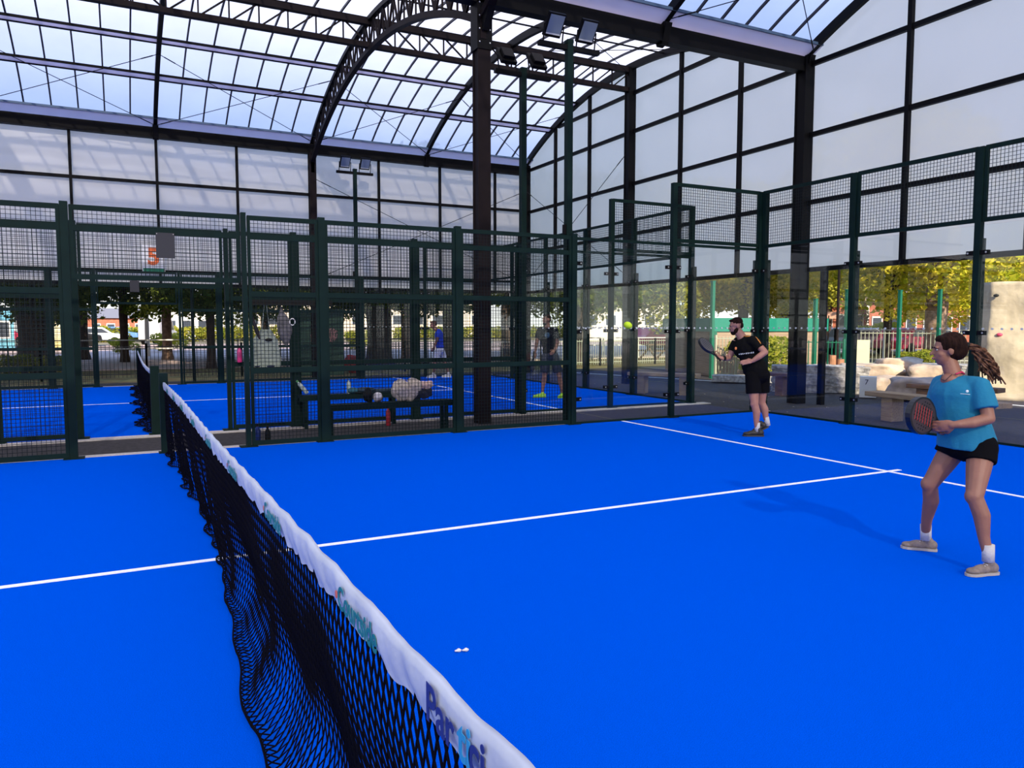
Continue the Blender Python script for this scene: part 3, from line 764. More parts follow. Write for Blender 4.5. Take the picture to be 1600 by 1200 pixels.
b = MB(); c = Vector((1.615, 5.09, 1.64))
b.path([c + Vector((.035 * math.cos(t), 0, .045 * math.sin(t))) for t in [2 * PI * k / 12 for k in range(13)]], .007)
b.build('white_loop', mat('white_cord', (.7, .7, .7), .6), db)
ub = thing('umbrella', 'folded black umbrella hanging slanted at the left of the bags', 'umbrella', (1.13, 5.11, 1.6))
MB().capsule((1.06, 5.11, 1.82), .012, (1.16, 5.11, 1.50), .028).capsule((1.16, 5.11, 1.50), .028, (1.185, 5.11, 1.42), .012).build('canopy', mat('umbrella_black', (.012, .006, .010), .7), ub, smooth=True)
MB().path([Vector((1.06, 5.11, 1.82)), Vector((1.05, 5.11, 1.88)), Vector((1.075, 5.11, 1.90)), Vector((1.09, 5.11, 1.88))], .008).build('handle', bk, ub)
# litter on the court
tag(MB().ell((.95, -2.12, .008), .016, .010, .008, disp=.4).ell((.985, -2.13, .008), .016, .010, .008, disp=.4).build('litter_scrap', mat('scrap', (.7, .68, .62), .8), smooth=True),
    'tiny white scrap lying on the blue court right of the net', 'litter')
ball = MB().ell((6.35, 4.0, 1.593), .066, .066, .052, M=Matrix.Rotation(R(30), 3, 'Y'), nu=20, nv=12).build('padel_ball', mat('tennis_yellow', (.55, .80, .02), .9, 0, 0, 20, .3, 200), smooth=True)
tag(ball, 'bright yellow green ball flying in front of the glass corner', 'ball')

# ------------------------------------------------------------------ people
def remeshed(mb, vox, smooth_it=4, wrinkle=0.0, ws=14.0):
    me = bpy.data.meshes.new('tmp'); me.from_pydata(mb.v, [], mb.f); me.update()
    o = bpy.data.objects.new('tmp', me); COL.objects.link(o)
    bm = bmesh.new(); bm.from_mesh(me); bmesh.ops.recalc_face_normals(bm, faces=bm.faces); bm.to_mesh(me); bm.free()
    r = o.modifiers.new('r', 'REMESH'); r.mode = 'VOXEL'; r.voxel_size = vox
    if smooth_it:
        s = o.modifiers.new('s', 'SMOOTH'); s.factor = 0.5; s.iterations = smooth_it
    bpy.context.view_layer.update()
    out = bpy.data.meshes.new_from_object(o.evaluated_get(bpy.context.evaluated_depsgraph_get()))
    bpy.data.objects.remove(o); bpy.data.meshes.remove(me)
    if wrinkle:
        for v in out.vertices:
            p = v.co; n_ = noise.noise(Vector((p.x * ws, p.y * ws, p.z * ws * .45))) + .5 * noise.noise(Vector((p.x * ws * 2.3, p.y * ws * 2.3, p.z * ws)))
            v.co = p + v.normal * n_ * wrinkle
    out.polygons.foreach_set('use_smooth', [True] * len(out.polygons))
    return out
def place(me, name, m, parent):
    me.materials.clear(); me.materials.append(m); me.name = name
    o = bpy.data.objects.new(name, me); COL.objects.link(o); o.parent = parent; return o
V = Vector
def frame(fwd, up=(0, 0, 1)):
    f = V(fwd).normalized(); u = V(up).normalized(); s = f.cross(u).normalized(); u = s.cross(f)
    return Matrix((s, f, u)).transposed()       # columns: right, forward, up
def head(B, c, F, s=1.0, female=False):
    """c = middle of the skull, F = frame(right, forward, up)"""
    c = V(c); L = lambda x, y, z: c + F @ V((x * s, y * s, z * s))
    B.ell(L(0, -.012, .025), .074 * s, .095 * s, .088 * s, M=F)
    B.ell(L(0, .030, -.035), .056 * s, .060 * s, .082 * s, M=F)
    B.ell(L(0, .050, -.088), (.030 if female else .036) * s, .028 * s, .022 * s, M=F)
    for q in (-1, 1):
        B.ell(L(q * .036, .050, -.030), .022 * s, .022 * s, .022 * s, M=F)
        B.ell(L(q * .028, .076, .020), .026 * s, .012 * s, .008 * s, M=F)
        B.ell(L(q * .074, -.008, -.012), .009 * s, .020 * s, .031 * s, M=F)
    B.capsule(L(0, .084, .010), .008 * s, L(0, .108, -.024), .012 * s, 8, 3)
    B.ell(L(0, .094, -.052), .022 * s, .008 * s, .005 * s, M=F); B.ell(L(0, .091, -.062), .018 * s, .008 * s, .006 * s, M=F)
def face_parts(root, c, F, s, browm, lipm):
    c = V(c); L = lambda x, y, z: c + F @ V((x * s, y * s, z * s))
    for q in (-1, 1):
        e = local(MB().ell(L(q * .031, .074, .004), .012 * s, .008 * s, .006 * s, M=F), 'eye', mat('eye_white', (.40, .38, .36), .3), root, True)
        local(MB().ell(L(q * .031, .0805, .004), .006 * s, .003 * s, .005 * s, M=F, nu=8, nv=6), 'iris', mat('iris', (.02, .012, .01), .2), e, True)
        local(MB().ell(L(q * .032, .089, .022), .022 * s, .005 * s, .0045 * s, M=F), 'eyebrow', browm, root, True)
    local(MB().ell(L(0, .099, -.056), .021 * s, .006 * s, .0075 * s, M=F), 'mouth', lipm, root, True)
def hand(B, w_, d, n, side, curl=0.6, s=1.0, spread=0.0):
    """w_ wrist, d direction of the palm, n palm normal (out of the palm), side = +1 thumb along d x n"""
    w_ = V(w_); d = V(d).normalized(); n = V(n); n = (n - d * n.dot(d)).normalized(); x = d.cross(n) * side
    pc = w_ + d * .048 * s
    F = Matrix((x, d, n)).transposed()
    B.ell(pc, .040 * s, .054 * s, .016 * s, M=F)
    B.capsule(w_ - d * .02, .024 * s, w_ + d * .02, .026 * s, 10, 3)
    for k, (o_, l_) in enumerate(((.031, .070), (.0105, .078), (-.0105, .072), (-.031, .056))):
        a0 = w_ + d * (.088 if k in (1, 2) else .082) * s + x * o_ * s
        sp = x * (o_ * spread * 6)
        c1 = (d + sp) * math.cos(curl * .6) + n * math.sin(curl * .6); c2 = d * math.cos(curl * 1.4) + n * math.sin(curl * 1.4); c3 = d * math.cos(curl * 2.1) + n * math.sin(curl * 2.1)
        p1 = a0 + c1.normalized() * l_ * .45 * s; p2 = p1 + c2 * l_ * .32 * s; p3 = p2 + c3 * l_ * .25 * s
        B.capsule(a0 - d * .012 * s, .0090 * s, p1, .0082 * s, 8, 3); B.capsule(p1, .0082 * s, p2, .0075 * s, 8, 3); B.capsule(p2, .0075 * s, p3, .0068 * s, 8, 3)
    t0 = w_ + d * .025 * s + x * .026 * s; t1 = t0 + (x * .65 + d * .6 + n * .35).normalized() * .040 * s; t2 = t1 + (x * .1 + d * .85 + n * .6).normalized() * .032 * s
    B.capsule(t0, .0125 * s, t1, .0105 * s, 8, 3); B.capsule(t1, .0105 * s, t2, .0085 * s, 8, 3)
def limb(B, pts):
    for (a, ra), (b, rb) in zip(pts[:-1], pts[1:]): B.capsule(a, ra, b, rb)
def leg(B, hip, kn, an, s=1.0, back=(0, 1, 0)):
    hip, kn, an = V(hip), V(kn), V(an); bk_ = V(back).normalized()
    limb(B, [(hip, .088 * s), (hip.lerp(kn, .45), .075 * s), (kn, .053 * s)])
    B.ell(kn - bk_ * .012, .048 * s, .048 * s, .055 * s)
    limb(B, [(kn, .050 * s), (kn.lerp(an, .32) + bk_ * .016, .053 * s), (kn.lerp(an, .7), .037 * s), (an, .031 * s)])
def shoe(root, an, toe_dir, m, solem, s=1.0, pitch=0.0, lacem=None, z0=0.0):
    """shoe under ankle an, pointing along toe_dir (xy); pitch lifts the heel"""
    d = V((toe_dir[0], toe_dir[1], 0)).normalized()
    B = MB(); an = V(an); h = V((an.x, an.y, z0))
    q = Matrix.Rotation(pitch, 3, d.cross(V((0, 0, 1))).normalized()) if pitch else Matrix.Identity(3)
    pv = h + d * .15 * s
    T = lambda a, b, c: pv + q @ ((h + d * a * s + V((-d.y, d.x, 0)) * b * s + V((0, 0, c * s))) - pv)
    F = q @ Matrix((V((-d.y, d.x, 0)), d, V((0, 0, 1)))).transposed()
    B.ell(T(-.03, 0, .050), .036 * s, .052 * s, .045 * s, M=F); B.ell(T(.06, 0, .045), .040 * s, .080 * s, .038 * s, M=F); B.ell(T(.135, 0, .036), .044 * s, .060 * s, .026 * s, M=F)
    B.capsule(T(-.02, 0, .05), .034 * s, T(-.005, 0, .095), .036 * s)
    up = place(remeshed(B, .008 * s, 3), 'shoe', m, root)
    S = MB()
    prof = [(-.078, .022), (-.06, .036), (-.02, .038), (.04, .036), (.10, .046), (.15, .046), (.185, .030), (.198, .010)]
    ring = [(a, b) for a, b in prof] + [(a, -b) for a, b in reversed(prof)]
    n = len(ring); vs = [T(a, b, 0.002) for a, b in ring] + [T(a, b, .022) for a, b in ring]
    S.add(vs, [tuple(range(n - 1, -1, -1)), tuple(range(n, 2 * n))] + [(i, (i + 1) % n, n + (i + 1) % n, n + i) for i in range(n)])
    S.build('sole', solem, up) if False else None
    me = bpy.data.meshes.new('sole'); me.from_pydata([tuple(v) for v in S.v], [], S.f); me.materials.append(solem)
    so = bpy.data.objects.new('sole', me); COL.objects.link(so); so.parent = up
    if lacem:
        Lc = MB()
        for k in range(4): Lc.capsule(T(.03 + k * .02, -.022, .083 - k * .008), .004 * s, T(.035 + k * .02, .022, .083 - k * .008), .004 * s, 6, 2)
        me = bpy.data.meshes.new('laces'); me.from_pydata(Lc.v, [], Lc.f); me.materials.append(lacem)
        lo = bpy.data.objects.new('laces', me); COL.objects.link(lo); lo.parent = up
    return up
def local(mb, name, m, root, smooth=False):
    me = bpy.data.meshes.new(name); me.from_pydata([tuple(v) for v in mb.v], [], mb.f); me.update()
    if smooth: me.polygons.foreach_set('use_smooth', [True] * len(me.polygons))
    me.materials.append(m); o = bpy.data.objects.new(name, me); COL.objects.link(o); o.parent = root; return o
MB.local = local
def person(label, x, y, head_deg):
    return thing('person', label, 'person', (x, y, 0), R(head_deg) - PI / 2)
def racket(label, root_loc, rz, c, hdir, nrm, facem, rimm, gripm, s=1.0, dots=True, badge=None):
    """all coordinates in the owner's local frame: c = middle of the head, hdir = from handle to tip, nrm = face normal"""
    root = thing('padel_racket', label, 'racket', root_loc, rz)
    h = V(hdir).normalized(); n = V(nrm); n = (n - h * n.dot(h)).normalized(); sd = h.cross(n); c = V(c)
    T = lambda a, b, d_: c + h * a * s + sd * b * s + n * d_ * s
    def outline(k=1.0, n_=28):
        o = []
        for i in range(n_):
            t = 2 * PI * i / n_; a = .15 * math.cos(t); b = .128 * math.sin(t) * (1 if a > 0 else 1 - .12 * (a / .15) ** 2)
            o.append((a * k, b * k))
        return o
    for nm, k, th, m in (('rim', 1.0, .019, rimm), ('face', .90, .0205, facem)):
        o = outline(k); N_ = len(o); B = MB()
        B.add([T(a, b, -th) for a, b in o] + [T(a, b, th) for a, b in o], [tuple(range(N_ - 1, -1, -1)), tuple(range(N_, 2 * N_))] + [(i, (i + 1) % N_, N_ + (i + 1) % N_, N_ + i) for i in range(N_)])
        local(B, nm, m, root)
    B = MB()
    for q in (-1, 1): B.capsule(T(-.11, q * .06, 0), .014 * s, T(-.20, q * .012, 0), .014 * s, 8, 3)
    local(B, 'throat', rimm, root, True)
    local(MB().capsule(T(-.19, 0, 0), .016 * s, T(-.31, 0, 0), .016 * s, 10, 3).capsule(T(-.31, 0, 0), .016 * s, T(-.318, 0, 0), .019 * s, 10, 3), 'handle', gripm, root, True)
    if dots:
        B = MB()
        for i in range(-4, 5):
            for j in range(-4, 5):
                if i * i + j * j < 18: B.tube(T(i * .026, j * .023, -.0212), T(i * .026, j * .023, .0212), .0055 * s, 8)
        local(B, 'holes', bk, root)
    if badge:
        B = MB()
        for i in range(-3, 4): B.bar(T(i * .030, -.05, .0215), T(i * .030 + .02, .06, .0215), .008 * s, .002)
        for i in range(-3, 4): B.bar(T(i * .030, -.05, -.0215), T(i * .030 + .02, .06, -.0215), .008 * s, .002)
        local(B, 'red_pattern', badge, root)
    return root

SKIN = mat('skin', (.33, .15, .105), .55, 0, .06, 12, .08, 90)
SKIN2 = mat('tanned_skin', (.24, .105, .066), .55, 0, .06, 12, .08, 90)
SOCK = mat('white_sock', (.48, .47, .46), .9, 0, .05, 40, .3, 120)
HAIRB = mat('dark_brown_hair', (.016, .007, .005), .8, 0, .4, 60, .5, 90, .08, 4, None, (1, 1, .25))
HAIRC = mat('curly_brown_hair', (.030, .013, .008), .8, 0, 0, 28, .8, 60, .1, 6, (.20, .10, .06))
LIP = mat('lips', (.30, .10, .09), .5)
def cone(B, a, ra, b, rb, n=20, sx=1.0): return B.tube(a, b, ra, n, rb)

# --- woman in turquoise
wl = (4.52, -2.27, 0); wh = 32.62
W = person('woman with curly ponytail in turquoise T-shirt and black shorts, racket in her hands', wl[0], wl[1], wh)
F = frame((-.97, -.22, -.10)); hcW = V((-.055, .0, 1.432))
B = MB(); head(B, hcW, F, .93, True)
limb(B, [((-.045, .01, 1.36), .050), ((-.01, .0, 1.25), .056)])
hl, hr = V((.02, .07, .775)), V((.165, -.07, .775))
shL_, shR_ = V((-.085, .10, 1.185)), V((.145, -.11, 1.185))
B.ell((.03, 0, 1.14), .17, .12, .12, M=Matrix.Rotation(R(-38), 3, 'Z')); B.ell((.05, 0, .97), .125, .10, .15, M=Matrix.Rotation(R(-38), 3, 'Z')); B.ell((.085, 0, .81), .15, .125, .12, M=Matrix.Rotation(R(-38), 3, 'Z'))
B.capsule(shL_, .052, shR_, .052)
limb(B, [(shR_, .050), ((.195, -.16, .995), .038), ((.10, -.22, .967), .036), ((.01, -.25, .953), .025)])
limb(B, [(shL_, .050), ((-.115, .09, 1.00), .038), ((-.105, .02, .93), .032), ((-.095, -.05, .895), .025)])
hand(B, (.01, -.25, .953), (-.95, .05, -.18), (-.2, .95, .1), 1, .45)
hand(B, (-.095, -.05, .895), (-.15, -.95, .15), (.7, .1, .5), -1, .95)
leg(B, hl, (-.125, .02, .50), (-.142, .15, .12), .98, (1, .2, 0))
leg(B, hr, (.135, -.24, .495), (.222, -.25, .13), .98, (1, .2, 0))
place(remeshed(B, .006, 3), 'body', SKIN2, W)
B = MB()   # shirt: loose, short sleeves, hem over hips
rm = Matrix.Rotation(R(-38), 3, 'Z')
B.ell((.02, 0, 1.13), .185, .135, .135, M=rm); B.ell((.04, 0, 1.03), .168, .135, .16, M=rm)
n = 28
def oval(c, a, b, z, rz): return [V((c[0] + a * math.cos(t) * math.cos(rz) - b * math.sin(t) * math.sin(rz), c[1] + a * math.cos(t) * math.sin(rz) + b * math.sin(t) * math.cos(rz), z)) for t in [2 * PI * k / n for k in range(n)]]
rings = [oval((.085, 0), .195, .165, .775, R(-38)), oval((.075, 0), .185, .155, .86, R(-38)), oval((.05, 0), .168, .14, .98, R(-38)), oval((.02, 0), .175, .13, 1.10, R(-38))]
B.add([p for r_ in rings for p in r_], [tuple(range(n - 1, -1, -1)), tuple(range(3 * n, 4 * n))] + [(j * n + i, j * n + (i + 1) % n, (j + 1) * n + (i + 1) % n, (j + 1) * n + i) for j in range(3) for i in range(n)])
B.capsule(shL_ + V((.02, -.02, .012)), .062, shR_ + V((-.02, .02, .012)), .062)
B.capsule(shR_ + V((0, 0, .005)), .064, shR_ + V((.0, 0, .0)), .064); cone(B, shR_, .066, V((.180, -.145, 1.055)), .072)
B.capsule(shL_ + V((0, 0, .005)), .060, shL_, .060); cone(B, shL_, .064, V((-.108, .085, 1.06)), .068)
SH = place(remeshed(B, .008, 5, .006, 13), 'shirt', mat('turquoise_shirt', (.0, .15, .27), .85, 0, .05, 8, .15, 60), W)
# neckline skin and collar
nk = MB(); nk.ell((-.030, -.022, 1.228), .060, .060, .048, M=rm); local(nk, 'neckline', SKIN2, W, True)
st_ = MB(); st_.path([V((-.0, -.07, 1.27)), V((.035, -.045, 1.285)), V((.05, -.0, 1.27))], .006, 6); local(st_, 'red_strap', mat('red_strap', (.5, .02, .08), .6), W, True)
lg = MB()
for q in (-.012, .018): lg.ell((.055 + q * .8, -.145 + q * -.3, 1.165), .009, .004, .009, nu=8, nv=6)
lg.bar((.02, -.143, 1.148), (.085, -.165, 1.146), .004, .003); local(lg, 'shirt_print', mat('print_white', (.7, .75, .75), .6), W)
B = MB(); B.ell((.088, 0, .79), .185, .155, .105, M=rm)
B.capsule(hl, .100, hl + V((0, 0, .02)), .100); B.capsule(hr, .100, hr + V((0, 0, .02)), .100); cone(B, hl + V((0, 0, .02)), .100, hl.lerp(V((-.125, .02, .50)), .26), .100); cone(B, hr + V((0, 0, .02)), .100, hr.lerp(V((.135, -.24, .495)), .26), .098)
place(remeshed(B, .008, 3, .002), 'shorts', mat('black_shorts', (.004, .004, .005), .9, spec=.05), W)
for an, s_ in ((V((-.142, .15, .12)), 0), (V((.222, -.25, .13)), 0)):
    B = MB(); cone(B, an + V((.004, 0, -.045)), .036, an + V((0, 0, .065)), .037); local(B, 'sock', SOCK, W, True)
sm, ss = mat('grey_beige_shoe', (.19, .15, .125), .8, 0, .15, 40, .2, 80), mat('pale_sole', (.36, .33, .29), .8)
shoe(W, (-.130, .15, .10), (-.98, -.12), sm, ss, .84, 0, mat('lace_white', (.6, .58, .55), .8))
shoe(W, (.232, -.25, .10), (-.72, -.62), sm, ss, .84, 0, MATS['lace_white'])
# hair
B = MB(); L = lambda x, y, z: hcW + F @ V((x, y, z))
B.ell(L(0, -.028, .032), .081, .094, .086, M=F); B.ell(L(0, -.05, -.01), .072, .075, .072, M=F)
B.ell(L(0, .018, .072), .060, .052, .030, M=F)
place(remeshed(B, .007, 3, .003, 30), 'hair', HAIRB, W)
B = MB(); rr = random.Random(4)
base = L(0, -.125, .012)
for k in range(70):
    a = rr.uniform(0, 2 * PI); o_ = V((math.cos(a), math.sin(a) , math.sin(a * 3) * .4)) * rr.uniform(.0, .040)
    p = base + o_ * .3; ph = rr.uniform(0, 6); segs = 9; ln = rr.uniform(.75, 1.05)
    for j in range(segs):
        t = (j + 1) / segs * ln
        q = base + V((.155 * t ** .8, 0, -.22 * t ** 1.35 + .015 * math.sin(PI * t))) + o_ * (.4 + 1.4 * t if t < .8 else 1.5) + V((math.cos(ph + t * 14), math.sin(ph + t * 14), math.sin(ph * 2 + t * 12))) * .013
        B.capsule(p, .0085 * (1 - .4 * (t - .1)), q, .0082 * (1 - .4 * t), 6, 2); p = q
local(B, 'ponytail', HAIRC, W, True)
local(MB().ell(base + V((-.004, 0, 0)), .02, .026, .026), 'hair_band', bk, W, True)
face_parts(W, hcW, F, .93, HAIRB, LIP)
nl = MB(); nl.path([V((-.075, -.04, 1.275)), V((-.085, -.068, 1.235)), V((-.06, -.082, 1.225)), V((-.02, -.07, 1.27))], .0022, 5); local(nl, 'necklace', mat('dark_chain', (.05, .04, .04), .3, .8), W)
rr_ = racket('black padel racket with red and white pattern held by the woman in turquoise', wl, R(wh) - PI / 2, (-.185, -.30, 1.005), (-.48, -.80, .36), (.85, -.52, 0),
       mat('racket_face_dark', (.03, .02, .022), .5), mat('racket_rim_black', (.008, .008, .008), .35), bk, .96, True, mat('racket_red', (.55, .04, .04), .5))
Mr = Matrix.Translation((0, 0, 0))
# --- man in black
ml = (7.75, 2.65, 0); mh = 44.64
MN = person('bearded man in black T-shirt and shorts lunging to play a ball with his racket', ml[0], ml[1], mh)
F = frame((-.93, -.30, -.22)); hcM = V((-.385, 0, 1.585))
B = MB(); head(B, hcM, F, 1.0)
limb(B, [((-.355, .01, 1.51), .060), ((-.285, .0, 1.40), .068)])
rm = Matrix.Rotation(R(-35), 3, 'Z'); tilt = Matrix.Rotation(R(-22), 3, 'Y') @ rm
tx = lambda z: -.235 + (1.34 - z) * .42
B.ell((-.225, 0, 1.27), .205, .135, .16, M=tilt); B.ell((-.15, 0, 1.08), .155, .115, .17, M=tilt); B.ell((-.075, 0, .90), .165, .125, .13, M=rm)
sR, sL = V((-.375, .13, 1.345)), V((-.115, -.15, 1.36))
B.capsule(sR, .062, sL, .064)
limb(B, [(sL, .058), ((.025, -.22, 1.215), .044), ((-.06, -.25, 1.15), .043), ((-.135, -.26, 1.095), .029)])
limb(B, [(sR, .056), ((-.475, .10, 1.12), .043), ((-.53, .03, 1.11), .038), ((-.575, -.02, 1.115), .029)])
hand(B, (-.135, -.26, 1.095), (-.95, -.05, -.18), (-.1, .7, -.6), -1, .12, 1.08, .35)
hand(B, (-.575, -.02, 1.115), (-.70, -.1, .35), (.1, -.3, .9), 1, 1.05, 1.05)
h1, h2 = V((-.135, -.07, .84)), V((.0, .08, .85))
k1, a1 = V((-.10, -.12, .47)), V((-.055, -.10, .10)); k2, a2 = V((-.005, .10, .47)), V((.085, .10, .165))
leg(B, h1, k1, a1, 1.05, (1, .2, 0)); leg(B, h2, k2, a2, 1.05, (1, .2, 0))
place(remeshed(B, .006, 3), 'body', SKIN, MN)
B = MB()
B.ell((-.225, 0, 1.27), .222, .152, .175, M=tilt); B.ell((-.155, 0, 1.10), .178, .138, .19, M=tilt); B.ell((-.105, 0, .97), .190, .150, .17, M=rm); B.ell((-.145, -.03, 1.0), .16, .13, .14, M=rm)
B.capsule(sR + V((.02, 0, .01)), .072, sL + V((-.02, 0, .01)), .076)
cone(B, sL, .076, V((-.04, -.185, 1.275)), .078); B.capsule(sL, .074, sL, .072)
cone(B, sR, .072, V((-.430, .118, 1.215)), .074); B.capsule(sR, .070, sR, .070)
place(remeshed(B, .008, 4, .006, 12), 'shirt', mat('black_shirt', (.006, .006, .006), .9, spec=.05), MN)
B = MB(); B.path([V((-.27, -.05, 1.435)), V((-.18, -.12, 1.435)), V((-.11, -.17, 1.425)), V((-.07, -.205, 1.385)), V((-.035, -.235, 1.33))], .010, 6)
local(B, 'orange_stripe', mat('orange_stripe', (.55, .20, .02), .7), MN, True)
F2 = tilt
B = MB(); B.ell((-.375, -.115, 1.262), .016, .006, .022); local(B, 'badge', mat('orange_badge', (.6, .18, .05), .7), MN, True)
B = MB()
for k in range(9): B.bar((-.33 + k * .024, -.160 - .006 * k, 1.180 + .0035 * k), (-.318 + k * .024, -.163 - .006 * k, 1.182 + .0035 * k), .004, .022 if k % 3 else .014)
local(B, 'chest_print', mat('print_pale', (.40, .44, .48), .7), MN)
B = MB(); B.ell((-.075, 0, .88), .180, .150, .13, M=rm)
B.capsule(h1, .107, h1 + V((0, 0, .03)), .107); B.capsule(h2, .107, h2 + V((0, 0, .03)), .107); cone(B, h1 + V((0, 0, .02)), .106, h1.lerp(k1, .60), .108); cone(B, h2 + V((0, 0, .02)), .106, h2.lerp(k2, .60), .106)
place(remeshed(B, .008, 4, .004, 12), 'shorts', MATS['black_shorts'], MN)
for an in (a1, a2):
    B = MB(); dd = V((0, 0, 1)) if an is a1 else V((-.22, 0, .97))
    cone(B, an - dd * .03, .037, an + dd * .10, .039); local(B, 'sock', SOCK, MN, True)
bs = mat('black_shoe', (.014, .012, .010), .6); bsole = mat('dark_sole', (.03, .028, .025), .7)
shoe(MN, (-.045, -.10, .09), (-.97, -.2), bs, bsole, 1.08, 0, mat('gold_lace', (.25, .20, .10), .7))
shoe(MN, (.050, .10, .09), (-.93, -.2), bs, bsole, 1.08, R(-28), MATS['gold_lace'])
B = MB(); L = lambda x, y, z: hcM + F @ V((x, y, z))
B.ell(L(0, -.022, .052), .078, .092, .072, M=F); B.ell(L(0, -.065, .0), .066, .045, .055, M=F); B.ell(L(0, .045, .088), .052, .036, .020, M=F)
place(remeshed(B, .006, 3, .003, 40), 'hair', HAIRB, MN)
B = MB(); B.ell(L(0, .052, -.088), .044, .042, .038, M=F)
for q in (-1, 1): B.ell(L(q * .046, .022, -.062), .016, .035, .038, M=F); B.ell(L(q * .058, .0, -.03), .010, .014, .035, M=F)
B.ell(L(0, .092, -.040), .024, .012, .006, M=F)
place(remeshed(B, .006, 2, .002, 50), 'beard', HAIRB, MN)
face_parts(MN, hcM, F, 1.0, HAIRB, LIP)
B = MB(); cone(B, V((-.562, -.012, 1.115)), .034, V((-.535, .02, 1.112)), .037); local(B, 'wristband', bk, MN, True)
racket('dark padel racket held out to the left by the bearded man in black', ml, R(mh) - PI / 2, (-.795, -.075, 1.30), (-.68, -.03, .70), (.64, -.42, .64),
       mat('racket_face_grey', (.09, .085, .085), .4), MATS['racket_rim_black'], bk, .92)
# --- man in dark T-shirt on the further court
def standing(label, loc, hd, J, shirt, shorts, shoes, solem, hair, fdir, s=1.0, skin=SKIN2, beard=False, rev=False, sock=None):
    Pn = person(label, loc[0], loc[1], hd); F = frame(fdir); B = MB(); hc = V(J['head'])
    head(B, hc, F, s)
    nb = V(J['neck']); limb(B, [(hc + V((0, 0, -.07)), .056), (nb, .065)])
    sR, sL = V(J['sR']), V(J['sL']); mid = (sR + sL) / 2; ang = math.atan2((sL - sR).y, (sL - sR).x); rm = Matrix.Rotation(ang, 3, 'Z')
    pl_ = V(J['pelvis']); hw = (sL - sR).length / 2 + .03
    B.ell(mid - V((0, 0, .13)), hw, .115, .17, M=rm); B.ell(mid.lerp(pl_, .55), .145, .105, .19, M=rm); B.ell(pl_, .155, .12, .13, M=rm); B.capsule(sR, .058, sL, .058)
    for a, b_, c_, hd_, sd in (('sR', 'eR', 'wR', 'hR', 1), ('sL', 'eL', 'wL', 'hL', -1)):
        limb(B, [(V(J[a]), .054), (V(J[b_]), .042), (V(J[b_]).lerp(V(J[c_]), .4), .040), (V(J[c_]), .028)])
        d_ = V(J[hd_]) - V(J[c_]); hand(B, V(J[c_]), d_, V(J.get('n' + sd.__str__(), (0, 1, 0))) if False else (V((-.3, .9, 0)) if abs(d_.normalized().y) < .8 else V((1, 0, 0))), sd, .6, 1.03)
    for a, b_, c_ in (('p1', 'k1', 'a1'), ('p2', 'k2', 'a2')): leg(B, J[a], J[b_], J[c_], 1.03, J.get('back', (0, 1, 0)))
    place(remeshed(B, .008, 2), 'body', skin, Pn)
    B = MB(); B.ell(mid - V((0, 0, .13)), hw + .015, .132, .185, M=rm); B.ell(mid.lerp(pl_, .5), .168, .13, .2, M=rm); B.ell(mid.lerp(pl_, .8), .165, .13, .14, M=rm)
    B.capsule(sR, .070, sL, .070)
    for a, b_ in (('sR', 'eR'), ('sL', 'eL')): cone(B, V(J[a]), .070, V(J[a]).lerp(V(J[b_]), .72), .074)
    place(remeshed(B, .010, 4, .006, 11), 'shirt', shirt, Pn)
    B = MB(); B.ell(pl_ + V((0, 0, -.01)), .172, .138, .13, M=rm)
    for a, b_ in (('p1', 'k1'), ('p2', 'k2')): B.capsule(V(J[a]), .104, V(J[a]) + V((0, 0, .02)), .104); cone(B, V(J[a]) + V((0, 0, .02)), .104, V(J[a]).lerp(V(J[b_]), .78), .108)
    place(remeshed(B, .010, 4, .005, 11), 'shorts', shorts, Pn)
    for c_, fd in (('a1', J['f1']), ('a2', J['f2'])):
        if sock: BB = MB(); cone(BB, V(J[c_]) - V((0, 0, .03)), .040, V(J[c_]) + V((0, 0, .05)), .041); local(BB, 'sock', sock, Pn, True)
        shoe(Pn, (J[c_][0], J[c_][1], .09), fd, shoes, solem, 1.08)
    B = MB(); L = lambda x, y, z: hc + F @ V((x * s, y * s, z * s))
    B.ell(L(0, -.022, .050), .078 * s, .092 * s, .074 * s, M=F); B.ell(L(0, -.065, .0), .066 * s, .045 * s, .055 * s, M=F); B.ell(L(0, .055, .088), .055 * s, .042 * s, .026 * s, M=F)
    place(remeshed(B, .008, 2, .003, 40), 'hair', hair, Pn)
    if beard: local(MB().ell(L(0, .052, -.088), .043 * s, .041 * s, .036 * s, M=F), 'beard', hair, Pn, True)
    face_parts(Pn, hc, F, s, hair, LIP)
    return Pn
PF = standing('man in dark T-shirt and navy shorts with yellow green shoes on the further court', (7.97, 9.1), 59.9,
    dict(head=(-.10, 0, 1.715), neck=(-.075, 0, 1.56), sR=(-.24, .03, 1.49), sL=(.085, -.03, 1.49), eR=(-.315, .0, 1.23), wR=(-.345, -.05, 1.01), hR=(-.36, -.08, .93),
         eL=(.145, -.06, 1.22), wL=(.085, -.18, 1.06), hL=(.03, -.22, 1.0), pelvis=(-.02, 0, .93), p1=(-.11, 0, .88), p2=(.075, 0, .88), k1=(-.14, -.03, .47), k2=(.185, -.02, .47),
         a1=(-.19, 0, .11), a2=(.25, .02, .11), f1=(-.98, -.25), f2=(-.35, -.95), back=(0, 1, 0)),
    mat('charcoal_shirt', (.008, .008, .013), .9, spec=.05), mat('navy_shorts', (.008, .012, .03), .8), mat('yellow_green_shoe', (.42, .72, .03), .6), mat('lime_sole', (.35, .6, .05), .6), HAIRB, (-.72, -.68, .05), 1.02, beard=True)
local(MB().ell((-.08, -.135, 1.38), .06, .012, .06), 'shirt_print', mat('print_blue', (.03, .08, .13), .7), PF, True)
